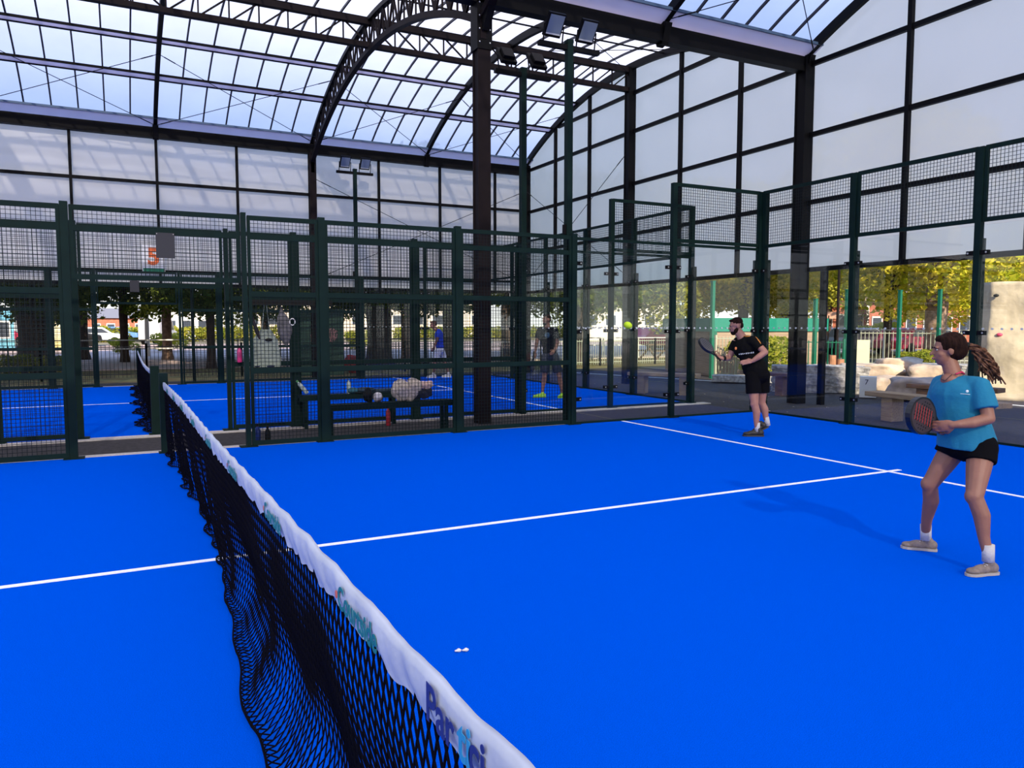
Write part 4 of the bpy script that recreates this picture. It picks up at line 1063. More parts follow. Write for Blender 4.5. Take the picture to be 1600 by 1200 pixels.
PB = standing('man in bright blue T-shirt and white shorts at the far side of the further court', (8.2, 16.3), 68.27,
    dict(head=(-.17, 0, 1.61), neck=(-.09, 0, 1.47), sR=(.0, .14, 1.42), sL=(.0, -.15, 1.42), eR=(-.05, .20, 1.17), wR=(-.14, .16, .93), hR=(-.18, .15, .86),
         eL=(-.055, -.2, 1.16), wL=(-.15, -.2, .92), hL=(-.19, -.2, .84), pelvis=(.03, 0, .84), p1=(-.01, -.09, .80), p2=(.07, .09, .80), k1=(-.13, -.10, .45), k2=(.18, .10, .45),
         a1=(-.17, -.10, .11), a2=(.28, .10, .11), f1=(-.98, -.1), f2=(-.95, -.1), back=(1, 0, 0)),
    mat('royal_blue_shirt', (.005, .045, .50), .8), mat('white_shorts', (.62, .62, .66), .8), mat('white_shoe', (.6, .58, .55), .7), mat('white_sole', (.6, .6, .6), .7), mat('short_brown_hair', (.06, .025, .015), .7), (-.97, -.1, -.12), 1.0, sock=SOCK)
racket('dark padel racket hanging from the right hand of the man in the dark T-shirt', (7.97, 9.1, 0), R(59.9) - PI / 2, (-.40, -.18, .72), (-.1, -.22, -.9), (.9, -.3, 0), MATS['racket_face_grey'], MATS['racket_rim_black'], bk, .95, dots=False)

# ------------------------------------------------------------------ timber benches outside the glass
M_WOOD = mat('weathered_timber', (.30, .20, .12), .85, 0, .2, 5, .3, 40, .3, 5, (.40, .28, .17), (1, 8, 8))
M_WOODD = mat('brown_timber', (.15, .085, .055), .85, 0, .2, 5, .3, 40, .3, 5, None, (1, 8, 8))
def timber_bench(a, b, label, m=M_WOOD, wdt=.36, z=.46):
    a = V(a); b = V(b); d = (b - a).normalized(); c = (a + b) / 2
    root = thing('timber_bench', label, 'bench', (c.x, c.y, -.02), math.atan2(d.y, d.x))
    MB().bar((a.x, a.y, z - .04), (b.x, b.y, z - .04), wdt, .08).build('seat', m, root, bevel=.008)
    L_ = (b - a).length
    for t in (.18, .82):
        p = a.lerp(b, t); MB().obox((p.x, p.y, (z - .1) / 2), .22, wdt * .75, z - .06, Matrix.Rotation(math.atan2(d.y, d.x), 3, 'Z')).build('leg', m, root, bevel=.006)
timber_bench((11.15, 3.45, 0), (10.95, 1.1, 0), 'pale timber bench just behind the back glass, left of the woman')
q1, q2 = spot(1424, 16.3), spot(1568, 15.7)
timber_bench(q1, q2, 'dark brown timber bench further out behind the woman', M_WOODD, .34, .50)
q1, q2 = spot(985, 18.6), spot(1092, 18.0)
timber_bench(q1, q2, 'long timber bench outside the further court back wall', M_WOOD, .36, .48)
q1, q2 = spot(1165, 19.4), spot(1238, 18.4)
timber_bench(q1, q2, 'brown timber bench behind the man in black, left of the thick column', M_WOODD, .34, .50)
pt = spot(1027, 36)
pc_ = thing('picnic_table', 'small dark picnic table on the grass beyond the further court', 'table', (pt.x, pt.y, -.02))
MB().box(pt.x - .7, pt.x + .7, pt.y - .3, pt.y + .3, .68, .74).build('tabletop', M_WOODD, pc_)
for s in (-1, 1):
    MB().box(pt.x - .7, pt.x + .7, pt.y + s * .62 - .12, pt.y + s * .62 + .12, .40, .45).build('seat', M_WOODD, pc_)
    MB().bar((pt.x + s * .5, pt.y - .7, 0), (pt.x + s * .5, pt.y + .2, .7), .07, .07, up=(1, 0, 0)).bar((pt.x + s * .5, pt.y + .7, 0), (pt.x + s * .5, pt.y - .2, .7), .07, .07, up=(1, 0, 0)).build('leg', M_WOODD, pc_)

# ------------------------------------------------------------------ wooden store with a green roof edge
def zat(v, D): return 1.5937 + (508.0 - v) * D / FPX
ka, kb_, kc = spot(1040, 27.5), spot(1111, 24.6), spot(1287, 27.5)
M_CLAD = mat('timber_cladding', (.27, .19, .13), .85, 0, .25, 3, .2, 30, .3, 5, (.36, .26, .18), (.6, .6, 12))
kroot = thing('timber_store', 'low timber clad store with a green roof edge behind the man in black', 'building', (kb_.x, kb_.y, 0))
kd = (kc - kb_); ke = (ka - kb_); kd2 = kb_ + kd + ke
for nm, p, q in (('front_wall', kb_, kc), ('side_wall', ka, kb_), ('rear_wall', kd2, ka), ('end_wall', kc, kd2)):
    b = MB(); nb = 13
    for i in range(nb):
        z0 = .02 + i * .105; b.bar((p.x, p.y, z0 + .05), (q.x, q.y, z0 + .05), .03, .088)
    d_ = (q - p).normalized(); b.bar((p.x, p.y, .7), (q.x, q.y, .7), .012, 1.4)
    b.build(nm, M_CLAD, kroot)
b = MB(); P4 = [kb_ + (-(kd + ke).normalized() * .12), kc + ((kd - ke).normalized() * .12), kd2 + ((kd + ke).normalized() * .12), ka + ((ke - kd).normalized() * .12)]
b.add([(p.x, p.y, 1.40) for p in P4] + [(p.x, p.y, 1.82) for p in P4], [(3, 2, 1, 0), (4, 5, 6, 7), (0, 1, 5, 4), (1, 2, 6, 5), (2, 3, 7, 6), (3, 0, 4, 7)])
b.build('roof', mat('green_fascia', (.0, .17, .11), .5), kroot)
b = MB()
for t in (.02, .36, .98): p = kb_.lerp(kc, t); b.box(p.x - .05, p.x + .05, p.y - .09, p.y + .01, 0, 1.42)
b.build('corner_post', mat('green_post', (.0, .11, .06), .5), kroot)
M_GP = MATS['green_post']
# green sport fencing posts and gate
GPX = [(1112, 24.0, 2.9), (1187, 26, 2.7), (1272, 26, 2.4), (1321, 26.5, 2.7), (1403, 29, 2.75), (1465, 29, 2.75), (985, 29, 2.6), (1540, 29, 2.7)]
nms = ['at the corner of the timber store', 'in front of the timber store, behind the man in black', 'by the right end of the timber store', 'beside the green gate', 'beyond the boulders, left of the tree trunk', 'beyond the boulders, by the tree trunk', 'beyond the further court corner', 'beyond the boulders, near the climbing boulder']
for (u, D, h), nm in zip(GPX, nms):
    p = spot(u, D); tag(MB().box(p.x - .05, p.x + .05, p.y - .05, p.y + .05, -.03, h).box(p.x - .06, p.x + .06, p.y - .06, p.y + .06, h, h + .03).build('fence_post', M_GP), 'tall bright green fence post ' + nm, 'fence post')
def railing(p, q, h, pitch, m, label, name='railing', r=.009, cap=False, posts=True):
    p = V(p); q = V(q); root = thing(name, label, 'railing', ((p.x + q.x) / 2, (p.y + q.y) / 2, 0)); L_ = (q - p).length; n_ = int(L_ / pitch); b = MB()
    for i in range(n_ + 1):
        a = p.lerp(q, i / n_); b.bar((a.x, a.y, .02), (a.x, a.y, h), 2 * r, 2 * r)
    b.build('bars', m, root)
    b = MB(); b.bar((p.x, p.y, .12), (q.x, q.y, .12), .02, .03).bar((p.x, p.y, h - .06), (q.x, q.y, h - .06), .02, .03); b.build('rails', m, root)
    if posts:
        for a in (p, q): MB().box(a.x - .03, a.x + .03, a.y - .03, a.y + .03, -.03, h + .05).build('post', m, root)
    return root
M_RB = mat('black_railing', (.012, .012, .012), .5); M_RW = mat('white_railing', (.62, .60, .55), .6); M_RC = mat('cream_railing', (.35, .36, .27), .6)
g1, g2 = spot(1233, 26), spot(1318, 26)
railing(g1, g2, 1.12, .11, M_GP, 'bright green metal bar gate right of the timber store', 'metal_gate', .012)
g1, g2 = spot(1118, 24.3), spot(1150, 24.3)
railing(g1, g2, 1.25, .1, M_RC, 'short bar railing in front of the timber store behind the man in black', 'railing', .009)
ys = 20.3
xs_ = [-8 + 2.75 * i for i in range(13)]
for i, (a, b_) in enumerate(zip(xs_[:-1], xs_[1:])):
    railing((a, ys, 0), (b_, ys, 0), 1.0 if b_ < 12 else 1.02, .11, M_RB if b_ < 12 else M_RC, '%s bar railing section along the verge, %s from the left' % ('black' if b_ < 12 else 'cream green', ('first', 'second', 'third', 'fourth', 'fifth', 'sixth', 'seventh', 'eighth', 'ninth', 'tenth', 'eleventh', 'twelfth')[i]), r=.008)
q1, q2 = spot(1320, 33), spot(1600, 33)
railing(q1, q2, 1.35, .14, M_RC, 'long cream bar railing beyond the boulders on the right', r=.010)
railing(q1 + V((3, 3, 0)), q2 + V((3, 3, 0)), 1.45, 1.6, M_RW, 'white guard rail behind the cream railing on the right', 'guard_rail', .03)
def guardrail(p, q, label):
    p = V(p); q = V(q); root = thing('guard_rail', label, 'guard rail', ((p.x + q.x) / 2, (p.y + q.y) / 2, 0)); b = MB()
    for z in (.98, .62): b.bar((p.x, p.y, z), (q.x, q.y, z), .05, .05)
    b.build('rails', M_RW, root); b = MB(); n_ = int((q - p).length / 1.8)
    for i in range(n_ + 1): a = p.lerp(q, i / n_); b.tube((a.x, a.y, 0), (a.x, a.y, 1.0), .025, 6)
    b.build('posts', M_RW, root)
guardrail((-14, 30, 0), (6, 30, 0), 'white tubular guard rail along the road, seen through the gate')
guardrail((6.4, 29.5, 0), (26, 24.5, 0), 'white tubular guard rail along the road, behind the further court')

# ------------------------------------------------------------------ boulders and climbing rock
def rocky(name, label, c, sx, sy, sz, rz, m, seed, flat=False, cat='boulder', top=None):
    bm = bmesh.new(); bmesh.ops.create_cube(bm, size=2) if flat else bmesh.ops.create_icosphere(bm, subdivisions=4, radius=1.15)
    if flat: bmesh.ops.subdivide_edges(bm, edges=bm.edges, cuts=14, use_grid_fill=True)
    for v in bm.verts:
        p = v.co.copy()
        if not flat: p = V([max(-.86, min(.86, t)) for t in p])
        n1 = noise.noise(p * 1.3 + V((seed, 0, 0))); n2 = noise.noise(p * 5 + V((0, seed, 0)))
        p *= 1 + (.10 if flat else .22) * n1 + .05 * n2
        p = V((p.x * sx / 2, p.y * sy / 2, p.z * sz / 2))
        if top: p = top(p)
        v.co = p
    me = bpy.data.meshes.new(name); bm.to_mesh(me); bm.free(); me.materials.append(m)
    me.polygons.foreach_set('use_smooth', [not flat] * len(me.polygons))
    o = bpy.data.objects.new(name, me); COL.objects.link(o); o.location = (c[0], c[1], c[2] + sz / 2 - .03); o.rotation_euler = (0, 0, rz); return tag(o, label, cat)
M_RK = mat('sandy_boulder', (.50, .38, .28), .9, 0, .28, 3, 1.0, 7); M_RKR = mat('rough_stone', (.33, .31, .29), .95, 0, .45, 9, 1.0, 14, .3, 8)
M_PAD = mat('pale_grey_kerbstone', (.36, .35, .33), .95, 0, .4, 12, .8, 20)
vd = lambda u: YAW - math.atan((u - 800) / FPX) - PI / 2
def rk2(name, label, u0, u1, D, v0, v1, depth, m, seed, flat=False, **k):
    uc = (u0 + u1) / 2; p = spot(uc, D + depth / 2); sx = (u1 - u0) * D / FPX; z0 = max(0, zat(v1, D)); z1 = zat(v0, D)
    return rocky(name, label, (p.x, p.y, z0), sx, depth, z1 - z0, vd(uc), m, seed, flat, **k)
rk2('stone_wall', 'rough grey stone block wall left of the boulders', 1216, 1345, 19.6, 566, 606, 1.0, M_RKR, 1, True, cat='wall')
rk2('boulder', 'long low sandy boulder lying across the top of the pile', 1312, 1410, 21.0, 560, 588, 1.2, M_RK, 2)
rk2('boulder', 'rounded sandy boulder at the back of the pile', 1372, 1440, 21.5, 551, 585, 1.2, M_RK, 3)
rk2('boulder', 'sandy boulder in the middle of the pile, right of the white cupboard', 1366, 1432, 19.2, 578, 609, 1.0, M_RK, 4)
rk2('boulder', 'pointed pale boulder at the front of the pile, left of the woman', 1394, 1475, 17.9, 578, 614, .9, mat('pinkish_boulder', (.40, .31, .26), .92, 0, .25, 4, .8, 10), 5)
rk2('boulder', 'sandy boulder behind the woman', 1425, 1500, 20.5, 560, 590, 1.1, M_RK, 6)
rk2('stone_wall', 'low grey stone edging behind the boulder pile', 1392, 1560, 24, 560, 578, .8, M_RKR, 7, True, cat='wall')
rk2('kerbstone', 'pale rough kerb of stones at the foot of the climbing boulder', 1530, 1640, 18.2, 612, 621, .5, M_PAD, 8, True, cat='kerb')
rk2('kerbstone', 'pale stone kerb in front of the timber store', 1118, 1212, 22.0, 582, 592, .5, M_PAD, 9, True, cat='kerb')
p = spot(1358, 18.7)
cup = thing('white_cupboard', 'small white cupboard with a black scrawl among the boulders', 'cupboard', (p.x, p.y, 0), vd(1358))
b = MB().obox((p.x, p.y, .23), .34, .3, .46, Matrix.Rotation(vd(1358), 3, 'Z')); b.build('box', mat('white_paint', (.68, .68, .66), .6), cup)
qq = p + Matrix.Rotation(vd(1358), 3, 'Z') @ V((0, -.16, 0))
text('7', 'scrawl', bk, cup, (qq.x - .05, qq.y, .34), Matrix.Rotation(vd(1358), 4, 'Z') @ Matrix.Rotation(PI / 2, 4, 'X'), .16)
# climbing boulder
p = spot(1650, 20.5)
bm = bmesh.new(); bmesh.ops.create_cube(bm, size=2); bmesh.ops.subdivide_edges(bm, edges=bm.edges, cuts=30, use_grid_fill=True)
for v in bm.verts:
    q = v.co.copy(); t = (q.z + 1) / 2
    wd_ = 1.45 + .40 * (1 - t) ** 2.2 - .05 * math.sin(t * PI); dp = .75 + .3 * (1 - t)
    r_ = math.hypot(q.x, q.y); k = 1.0 if max(abs(q.x), abs(q.y)) < 1e-5 else (max(abs(q.x), abs(q.y)) / r_) ** .5
    x = q.x * k * wd_; y = q.y * k * dp
    z = t * 2.58 + (.06 * noise.noise(V((x, y, 3))) if t > .9 else 0)
    n_ = noise.noise(V((x, y, z)) * 1.4) * .07 + noise.noise(V((x, y, z)) * 5) * .025
    v.co = V((x + n_, y + n_, z))
me = bpy.data.meshes.new('climbing_boulder'); bm.to_mesh(me); bm.free(); me.polygons.foreach_set('use_smooth', [True] * len(me.polygons))
cb = thing('climbing_boulder', 'tall sandy artificial climbing boulder at the right edge', 'climbing wall', (p.x, p.y, -.03), vd(1650))
me.materials.append(mat('climbing_rock', (.50, .42, .30), .9, 0, .16, 3.5, .5, 10, .3, 8)); o = bpy.data.objects.new('rock_shell', me); COL.objects.link(o); o.parent = cb
for (x, z, r_, m, nm) in ((-1.02, 1.42, .05, mat('pink_hold', (.55, .05, .12), .5), 'pink_hold'), (-1.12, 2.27, .045, bk, 'dark_hole')):
    o = MB().ell((x, -.74 - .1 * (1 - z / 2.58), z), r_ * 1.2, .04, r_ * .8).build(nm, m); o.parent = cb
# small extras near the gate: cream board, brown stump, lamp post, little sign
p = spot(1348, 28.5); tag(MB().obox((p.x, p.y, .55), .42, .06, 1.1, Matrix.Rotation(vd(1348), 3, 'Z')).build('notice_board', mat('cream_board', (.60, .58, .38), .7)), 'pale cream board standing behind the boulders, right of the green gate', 'board')
for u, h, nm in ((1301, .80, 'left'), (1314, .70, 'right')):
    p = spot(u, 22); tag(MB().tube((p.x, p.y, 0), (p.x, p.y, h), .10, 12, .09).build('wooden_stump', mat('orange_wood', (.36, .17, .09), .8, 0, .2, 8)), 'orange brown wooden stump behind the stone wall, %s of the two' % nm, 'stump')
p = spot(1307, 30)
lp = thing('lamp_post', 'tall thin dark lamp post rising behind the green gate', 'lamp post', (p.x, p.y, 0))
MB().tube((p.x, p.y, -.03), (p.x, p.y, 5.5), .055, 10, .04).tube((p.x, p.y, 0), (p.x, p.y, .9), .08, 10).build('pole', M_BROWN, lp)
MB().ell((p.x, p.y, 5.6), .25, .12, .08).build('lamp_head', M_BROWN, lp)
p = spot(1293, 34); bd = thing('direction_sign', 'small brown and white sign on a post behind the timber store', 'sign', (p.x, p.y, 0))
MB().tube((p.x, p.y, -.03), (p.x, p.y, 2.0), .035, 8).build('post', M_BROWN, bd); MB().obox((p.x, p.y, 2.0), .75, .05, .28, Matrix.Rotation(vd(1293), 3, 'Z')).build('board', mat('sign_salmon', (.55, .30, .20), .7), bd)
p = spot(231, 45); lp = thing('lamp_post', 'pale lamp post by the road seen through the gate', 'lamp post', (p.x, p.y, 0))
MB().tube((p.x, p.y, -.04), (p.x, p.y, 7.5), .13, 10, .07).build('pole', mat('pale_pole', (.62, .52, .42), .7), lp); MB().ell((p.x - .5, p.y, 7.5), .5, .15, .08).build('lamp_head', MATS['pale_pole'], lp)
# green street cabinet with graffiti
p, q = spot(458, 25.5), spot(537, 25.5); ca = math.atan2((q - p).y, (q - p).x)
cab = thing('street_cabinet', 'dark green metal cabinet with pink scribbled graffiti beyond the further court', 'cabinet', ((p.x + q.x) / 2, (p.y + q.y) / 2, 0), ca)
c_ = (p + q) / 2 + V((-math.sin(ca), math.cos(ca), 0)) * .4
MB().obox((c_.x, c_.y, 1.0), (q - p).length, .8, 2.06, Matrix.Rotation(ca, 3, 'Z')).build('body', mat('cabinet_green', (.015, .06, .035), .6, 0, .1, 3), cab, bevel=.02)
MB().obox((c_.x, c_.y, 2.06), (q - p).length + .08, .9, .07, Matrix.Rotation(ca, 3, 'Z')).build('lid', mat('cabinet_green', (0, 0, 0)), cab)
gr = MB(); rr = random.Random(9); fn = V((math.sin(ca), -math.cos(ca), 0))
for cx_, w_ in ((.46, .22), (.78, .16)):
    for s_ in range(3):
        pts = []
        for k in range(14):
            t = k / 13; a = p.lerp(q, cx_ + (w_ * (t - .5)) + .02 * math.sin(t * 20 + s_)) + fn * .03
            pts.append(V((a.x, a.y, 1.25 + .25 * math.sin(t * 13 + s_ * 2) * (1 - .4 * t) + .03 * s_)))
        gr.path(pts, .010, 5)
gr.build('graffiti', mat('pink_paint', (.45, .22, .22), .7), cab)
# red barrow-like heap beside the cabinet: road barrier bags
p = spot(552, 26.5); rb = thing('red_bag', 'red sack leaning by the green cabinet', 'bag', (p.x, p.y, -.03)); MB().ell((p.x, p.y, .28), .32, .22, .32, disp=.4).build('sack', mat('red_sack', (.40, .04, .04), .8), rb, smooth=True)

# ------------------------------------------------------------------ trees
def leaf_cloud(seed, blobs, n, size, m):
    rr = random.Random(seed); b = MB(); tot = sum(r[0] * r[1] * r[2] for _, r in blobs)
    for c, r in blobs:
        k = int(n * r[0] * r[1] * r[2] / tot)
        for i in range(k):
            d = V((rr.gauss(0, 1), rr.gauss(0, 1), rr.gauss(0, 1))).normalized(); q = rr.uniform(.35, 1) ** .45
            q *= 1 + .18 * noise.noise(d * 2.4 + V(c))
            p = V((c[0] + d.x * r[0] * q, c[1] + d.y * r[1] * q, c[2] + d.z * r[2] * q))
            s = size * rr.uniform(.6, 1.3); u = V((rr.gauss(0, 1), rr.gauss(0, 1), rr.gauss(0, .7))).normalized(); w_ = u.cross(V((rr.gauss(0, 1), rr.gauss(0, 1), rr.gauss(0, 1)))).normalized()
            nn = u.cross(w_) * s * .12
            o = len(b.v); b.v += [tuple(p - u * s), tuple(p + w_ * s * .55 + nn), tuple(p + u * s), tuple(p - w_ * s * .55 + nn)]
            b.f.append((o, o + 1, o + 2, o + 3))
    me = bpy.data.meshes.new('crown'); me.from_pydata(b.v, [], b.f); me.materials.append(m); return me
def leaf_mat(name, c0, c1):
    m = bpy.data.materials.new(name); m.use_nodes = True; n = m.node_tree.nodes; l = m.node_tree.links; n.clear()
    o = n.new('ShaderNodeOutputMaterial'); d = n.new('ShaderNodeBsdfDiffuse'); t = n.new('ShaderNodeBsdfTranslucent'); mx_ = n.new('ShaderNodeMixShader'); mx_.inputs[0].default_value = .5
    tc_ = n.new('ShaderNodeTexCoord'); z = n.new('ShaderNodeTexNoise'); z.inputs['Scale'].default_value = 1.3; z.inputs['Detail'].default_value = 6; r = n.new('ShaderNodeValToRGB')
    r.color_ramp.elements[0].position = .38; r.color_ramp.elements[1].position = .62; r.color_ramp.elements[0].color = (*c0, 1); r.color_ramp.elements[1].color = (*c1, 1)
    l.new(tc_.outputs['Object'], z.inputs['Vector']); l.new(z.outputs['Fac'], r.inputs[0]); l.new(r.outputs[0], d.inputs[0]); l.new(r.outputs[0], t.inputs[0])
    l.new(d.outputs[0], mx_.inputs[1]); l.new(t.outputs[0], mx_.inputs[2]); l.new(mx_.outputs[0], o.inputs[0]); return m
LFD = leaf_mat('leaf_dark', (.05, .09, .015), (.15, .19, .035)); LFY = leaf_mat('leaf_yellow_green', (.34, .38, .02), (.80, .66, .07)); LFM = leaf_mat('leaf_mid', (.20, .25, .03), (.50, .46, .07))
M_BARK = mat('bark', (.06, .042, .034), .95, 0, .35, 8, .8, 14, .2, 5, None, (3, 3, .6)); M_BARKL = mat('pale_bark', (.22, .14, .10), .95, 0, .3, 8, .6, 14)
def crown_blobs(seed, R_, z0, z1, k=12):
    rr = random.Random(seed); out = []
    for i in range(k):
        a = rr.uniform(0, 2 * PI); q = rr.uniform(.15, .75) * R_; z = rr.uniform(z0 + .18 * (z1 - z0), z1 - .15 * (z1 - z0))
        out.append(((q * math.cos(a), q * math.sin(a), z), (R_ * rr.uniform(.32, .5), R_ * rr.uniform(.32, .5), (z1 - z0) * rr.uniform(.18, .28))))
    return out
CROWN = {}
def crown_mesh(kind):
    if kind not in CROWN:
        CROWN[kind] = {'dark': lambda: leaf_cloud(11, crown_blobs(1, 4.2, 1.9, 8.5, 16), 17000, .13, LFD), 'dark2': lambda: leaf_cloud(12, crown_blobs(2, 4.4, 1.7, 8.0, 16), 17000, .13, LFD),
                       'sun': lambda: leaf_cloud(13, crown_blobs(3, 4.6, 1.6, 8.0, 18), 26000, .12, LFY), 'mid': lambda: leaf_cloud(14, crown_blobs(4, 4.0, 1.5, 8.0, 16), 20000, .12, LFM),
                       'bush': lambda: leaf_cloud(15, crown_blobs(5, 1.2, .05, 1.3, 8), 3000, .07, LFM)}[kind]()
    return CROWN[kind]
def tree(p, kind, label, r, h=4.0, s=1.0, bark=None, rz=0.0, dz=0.0, cat='tree'):
    root = thing('tree' if kind != 'bush' else 'bush', label, cat, (p[0], p[1], -.03)); root.rotation_euler = (0, 0, rz); root.scale = (s, s, s)
    if kind != 'bush':
        b = MB(); rr = random.Random(int(p[0] * 10)); prof = [(r * 1.35, 0), (r * 1.05, .35), (r * .95, 1.2), (r * 1.0, 2.2), (r * .8, h)]
        N_ = 18; vs = []
        for q, z in prof:
            for i in range(N_): a = 2 * PI * i / N_; k = 1 + .10 * noise.noise(V((math.cos(a) * 2, math.sin(a) * 2, z))); vs.append((q * k * math.cos(a), q * k * math.sin(a), z))
        b.v = vs; b.f = [(j * N_ + i, j * N_ + (i + 1) % N_, (j + 1) * N_ + (i + 1) % N_, (j + 1) * N_ + i) for j in range(len(prof) - 1) for i in range(N_)]
        for k in range(7):
            a = 2 * PI * k / 7 + rr.uniform(-.3, .3); e_ = V((math.cos(a) * 2.3, math.sin(a) * 2.3, h + rr.uniform(.6, 2.6))); b.capsule((0, 0, h - .7), r * .5, e_, r * .12, 8, 2)
        local(b, 'trunk', bark or M_BARK, root, True)
    o = bpy.data.objects.new('crown', crown_mesh(kind)); COL.objects.link(o); o.parent = root; o.location = (0, 0, dz)
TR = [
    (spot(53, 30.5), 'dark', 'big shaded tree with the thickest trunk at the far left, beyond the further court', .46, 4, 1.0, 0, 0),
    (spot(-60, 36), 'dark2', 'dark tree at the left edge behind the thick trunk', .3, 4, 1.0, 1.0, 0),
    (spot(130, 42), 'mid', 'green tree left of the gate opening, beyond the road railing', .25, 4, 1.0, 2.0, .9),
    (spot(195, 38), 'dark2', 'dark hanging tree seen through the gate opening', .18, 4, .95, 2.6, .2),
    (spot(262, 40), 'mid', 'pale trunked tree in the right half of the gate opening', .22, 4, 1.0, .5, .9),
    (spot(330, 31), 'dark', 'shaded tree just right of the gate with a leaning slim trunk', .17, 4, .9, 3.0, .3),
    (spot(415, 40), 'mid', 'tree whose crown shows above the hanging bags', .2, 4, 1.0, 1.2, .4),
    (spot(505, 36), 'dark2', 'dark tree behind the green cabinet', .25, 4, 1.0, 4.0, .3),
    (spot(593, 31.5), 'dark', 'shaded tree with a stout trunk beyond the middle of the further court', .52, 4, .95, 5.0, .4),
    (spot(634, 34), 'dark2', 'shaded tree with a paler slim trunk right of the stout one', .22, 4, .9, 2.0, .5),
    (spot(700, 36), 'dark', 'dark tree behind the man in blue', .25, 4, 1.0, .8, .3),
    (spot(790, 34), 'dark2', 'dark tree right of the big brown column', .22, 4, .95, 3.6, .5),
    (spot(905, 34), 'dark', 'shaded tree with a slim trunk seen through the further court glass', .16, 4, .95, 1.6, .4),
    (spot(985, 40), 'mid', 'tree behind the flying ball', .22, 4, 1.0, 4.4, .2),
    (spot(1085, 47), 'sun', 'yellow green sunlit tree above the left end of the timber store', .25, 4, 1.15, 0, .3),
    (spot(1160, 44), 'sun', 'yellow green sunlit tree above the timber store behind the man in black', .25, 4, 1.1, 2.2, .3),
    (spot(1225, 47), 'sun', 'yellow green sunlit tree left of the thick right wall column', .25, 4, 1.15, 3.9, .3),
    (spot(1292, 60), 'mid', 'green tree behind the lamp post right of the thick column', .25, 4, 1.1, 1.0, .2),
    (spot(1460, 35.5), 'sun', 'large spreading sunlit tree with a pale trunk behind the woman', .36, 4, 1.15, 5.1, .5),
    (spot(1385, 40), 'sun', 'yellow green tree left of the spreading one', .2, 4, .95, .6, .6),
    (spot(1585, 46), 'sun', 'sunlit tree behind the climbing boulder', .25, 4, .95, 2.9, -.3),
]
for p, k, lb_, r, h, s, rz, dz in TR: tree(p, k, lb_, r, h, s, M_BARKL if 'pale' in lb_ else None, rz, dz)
for u, D, s, lb_ in ((22, 29.2, .55, 'low green bush at the foot of the thick left tree, left side'), (84, 29.0, .5, 'low green bush at the foot of the thick left tree, right side'),
                     (1195, 23.5, 1.0, 'climbing shrub against the timber store right of the man in black'), (192, 50, .7, 'bright bush by the road seen through the gate'),
                     (262, 52, .9, 'round dark bush beside the pale lamp post'), (560, 52, 1.0, 'bush beyond the road behind the green cabinet'), (1440, 30.5, .6, 'small bush by the fence behind the boulders'),
                     (1375, 52, 1.4, 'dark hedge bush before the brick houses')):
    tree(spot(u, D), 'bush', lb_, .1, 1, s, cat='bush')
hg = [(-2, 66, 24), (28, 64, 24), (62, 52, 24)]
hb_ = leaf_cloud(31, [((x, 0, .7), (1.6, 1.0, .8)) for x in [i * 2.0 for i in range(11)]], 9000, .16, LFM)
for i, (x, y, l_) in enumerate(hg):
    o = bpy.data.objects.new('hedge', hb_); COL.objects.link(o); o.location = (x, y + 12, 0); tag(o, 'green hedge along the far side of the road, %s' % ('left stretch', 'middle stretch', 'right stretch')[i], 'hedge')

# ------------------------------------------------------------------ buildings, cars
BR = mat('red_brick', (.40, .13, .08), .9, 0, .2, 4); CRM = mat('cream_wall', (.70, .60, .48), .85, 0, .05, 3); GRY = mat('grey_roof', (.20, .20, .22), .8); WIN = mat('window_dark', (.05, .06, .08), .2); WHT = mat('white_wall', (.75, .74, .72), .8)
def building(label, u0, u1, D, ztop, wallm, roofm, depth=9, roofh=1.6, wins=5, z0=0, rows=1):
    p, q = spot(u0, D), spot(u1, D); a = math.atan2((q - p).y, (q - p).x); L_ = (q - p).length; c = (p + q) / 2
    root = thing('building', label, 'building', (c.x, c.y, 0), a)
    b = MB().box(-L_ / 2, L_ / 2, 0, depth, -.05, ztop); local(b, 'wall', wallm, root)
    if roofh > 0:
        b = MB(); e_ = .3
        b.add([(-L_ / 2 - e_, -e_, ztop), (L_ / 2 + e_, -e_, ztop), (L_ / 2 + e_, depth + e_, ztop), (-L_ / 2 - e_, depth + e_, ztop), (-L_ / 2 - e_, depth / 2, ztop + roofh), (L_ / 2 + e_, depth / 2, ztop + roofh)],
              [(0, 1, 5, 4), (2, 3, 4, 5), (0, 4, 3), (1, 2, 5), (3, 2, 1, 0)])
        local(b, 'roof', roofm, root)
    for r_ in range(rows):
        for i in range(wins):
            x = -L_ / 2 + L_ * (i + .5) / wins; w_ = min(1.2, L_ / wins * .5); zz_ = ztop * (r_ + .5) / rows
            f = MB().box(x - w_ / 2 - .07, x + w_ / 2 + .07, -.05, 0, zz_ - .6, zz_ + .6); f = local(f, 'window', WHT, root)
            local(MB().box(x - w_ / 2, x + w_ / 2, -.07, -.03, zz_ - .5, zz_ + .5), 'pane', WIN, f)
    return root
building('red brick house with cream band behind the boulders, left one', 1280, 1352, 60, 3.6, BR, GRY, wins=3)
building('red brick house behind the boulders, right one', 1356, 1520, 58, 3.2, BR, mat('tan_roof', (.40, .28, .22), .8), wins=6)
building('pale gabled house showing above the brick houses through the trees', 1330, 1410, 75, 5.5, CRM, GRY, wins=3, roofh=3)
building('long white shed roofed building beyond the road, right of the gate', 258, 352, 92, 3.2, WHT, GRY, wins=4, roofh=.8)
building('low brick building beyond the parked cars', 118, 230, 98, 2.4, BR, GRY, wins=5, roofh=1.2)
building('long cream building beyond the road behind the further court', 380, 760, 95, 4.5, CRM, GRY, wins=12, roofh=1.5)
building('grey building beyond the trees behind the flying ball', 880, 1060, 80, 4.2, CRM, GRY, wins=6, roofh=1.5)
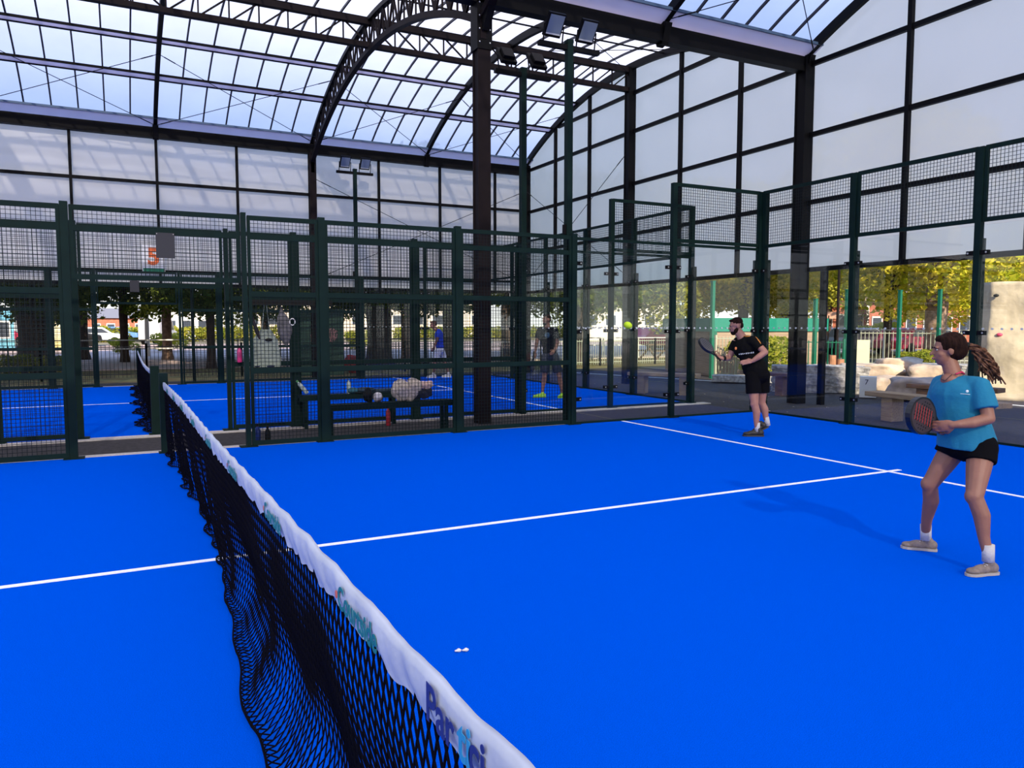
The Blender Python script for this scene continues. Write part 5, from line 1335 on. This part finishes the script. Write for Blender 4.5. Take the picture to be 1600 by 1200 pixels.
sb = building('bright yellow and cream shop front with a red fascia at the far left', 30, 106, 58, 2.9, mat('shop_yellow', (.75, .62, .20), .8, 0, 0, .5, 0, 60, .3, 1, (.85, .78, .55)), GRY, depth=8, roofh=0, wins=0)
L_ = (spot(106, 58) - spot(30, 58)).length
local(MB().box(-L_ / 2, L_ / 2, -.15, 0, 2.2, 3.0), 'fascia', mat('fascia_red', (.60, .06, .05), .7), sb)
local(MB().box(L_ / 2, L_ / 2 + .45, -.2, 2, 0, 3.0), 'end_pillar', WHT, sb)
building('blue fronted shop at the far left edge', -40, 24, 62, 2.6, mat('shop_blue', (.12, .35, .50), .8), GRY, wins=2, roofh=0)
def car(p, rz, m, label, van=False, s=1.0):
    root = thing('car' if not van else 'van', label, 'car' if not van else 'van', (p[0], p[1], 0), rz); root.scale = (s, s, s)
    H = 1.45 if not van else 2.1
    side = [(-2.1, .35), (-2.15, .75), (-1.75, .95), (-1.2, H), (.5, H), (1.15, .98), (2.0, .85), (2.1, .4)] if not van else [(-2.3, .35), (-2.3, H), (.9, H), (1.5, 1.2), (2.2, 1.05), (2.25, .35)]
    n_ = len(side); b = MB(); b.add([(x, -.85, z) for x, z in side] + [(x, .85, z) for x, z in side], [tuple(range(n_)), tuple(range(2 * n_ - 1, n_ - 1, -1))] + [(i, n_ + i, n_ + (i + 1) % n_, (i + 1) % n_) for i in range(n_)])
    bo = local(b, 'bodywork', m, root); bv = bo.modifiers.new('b', 'BEVEL'); bv.width = .1; bv.segments = 3
    g = [(-1.2, 1.0), (-.95, H - .12), (.4, H - .12), (.9, 1.0)] if not van else [(.2, 1.2), (.2, H - .15), (.8, H - .15), (1.25, 1.2)]
    b = MB()
    for y in (-.87, .86): b.add([(x, y, z) for x, z in g] + [(x, y + .01, z) for x, z in g], [(0, 1, 2, 3), (7, 6, 5, 4), (0, 4, 5, 1), (1, 5, 6, 2), (2, 6, 7, 3), (3, 7, 4, 0)])
    local(b, 'windows', WIN, root)
    for x in (-1.3, 1.3):
        for y in (-.78, .78): local(MB().tube((x, y - .1, .33), (x, y + .1, .33), .33, 18), 'wheel', bk, root)
cg = lambda n_, c: mat(n_, c, .3, .1)
car(spot(4, 78), .1, cg('car_pink_red', (.55, .03, .08)), 'red parked car at the far left edge')
car(spot(112, 68), .1, cg('car_black', (.01, .01, .012)), 'black car beyond the road, half hidden by the gate post')
car(spot(150, 70), .1, cg('car_white', (.75, .75, .75)), 'white parked car seen through the gate')
car(spot(190, 84), -.5, cg('car_blue', (.12, .25, .5)), 'blue parked car in the middle of the gate opening')
car(spot(249, 72), 1.2, cg('van_white', (.7, .7, .7)), 'white van facing the camera right of the pale lamp post', True)
car(spot(1024, 52), .2, cg('car_red', (.6, .03, .1)), 'red car beyond the railing seen through the further court glass')
car(spot(1045, 58), .2, cg('car_silver', (.5, .5, .52)), 'silver car behind the red one beyond the further court glass')
car(spot(1340, 46), .1, cg('car_grey', (.25, .27, .3)), 'grey parked car behind the railing left of the tree trunk')
car(spot(1420, 47), .1, cg('car_maroon', (.4, .03, .08)), 'dark red parked car behind the railing left of the spreading tree')
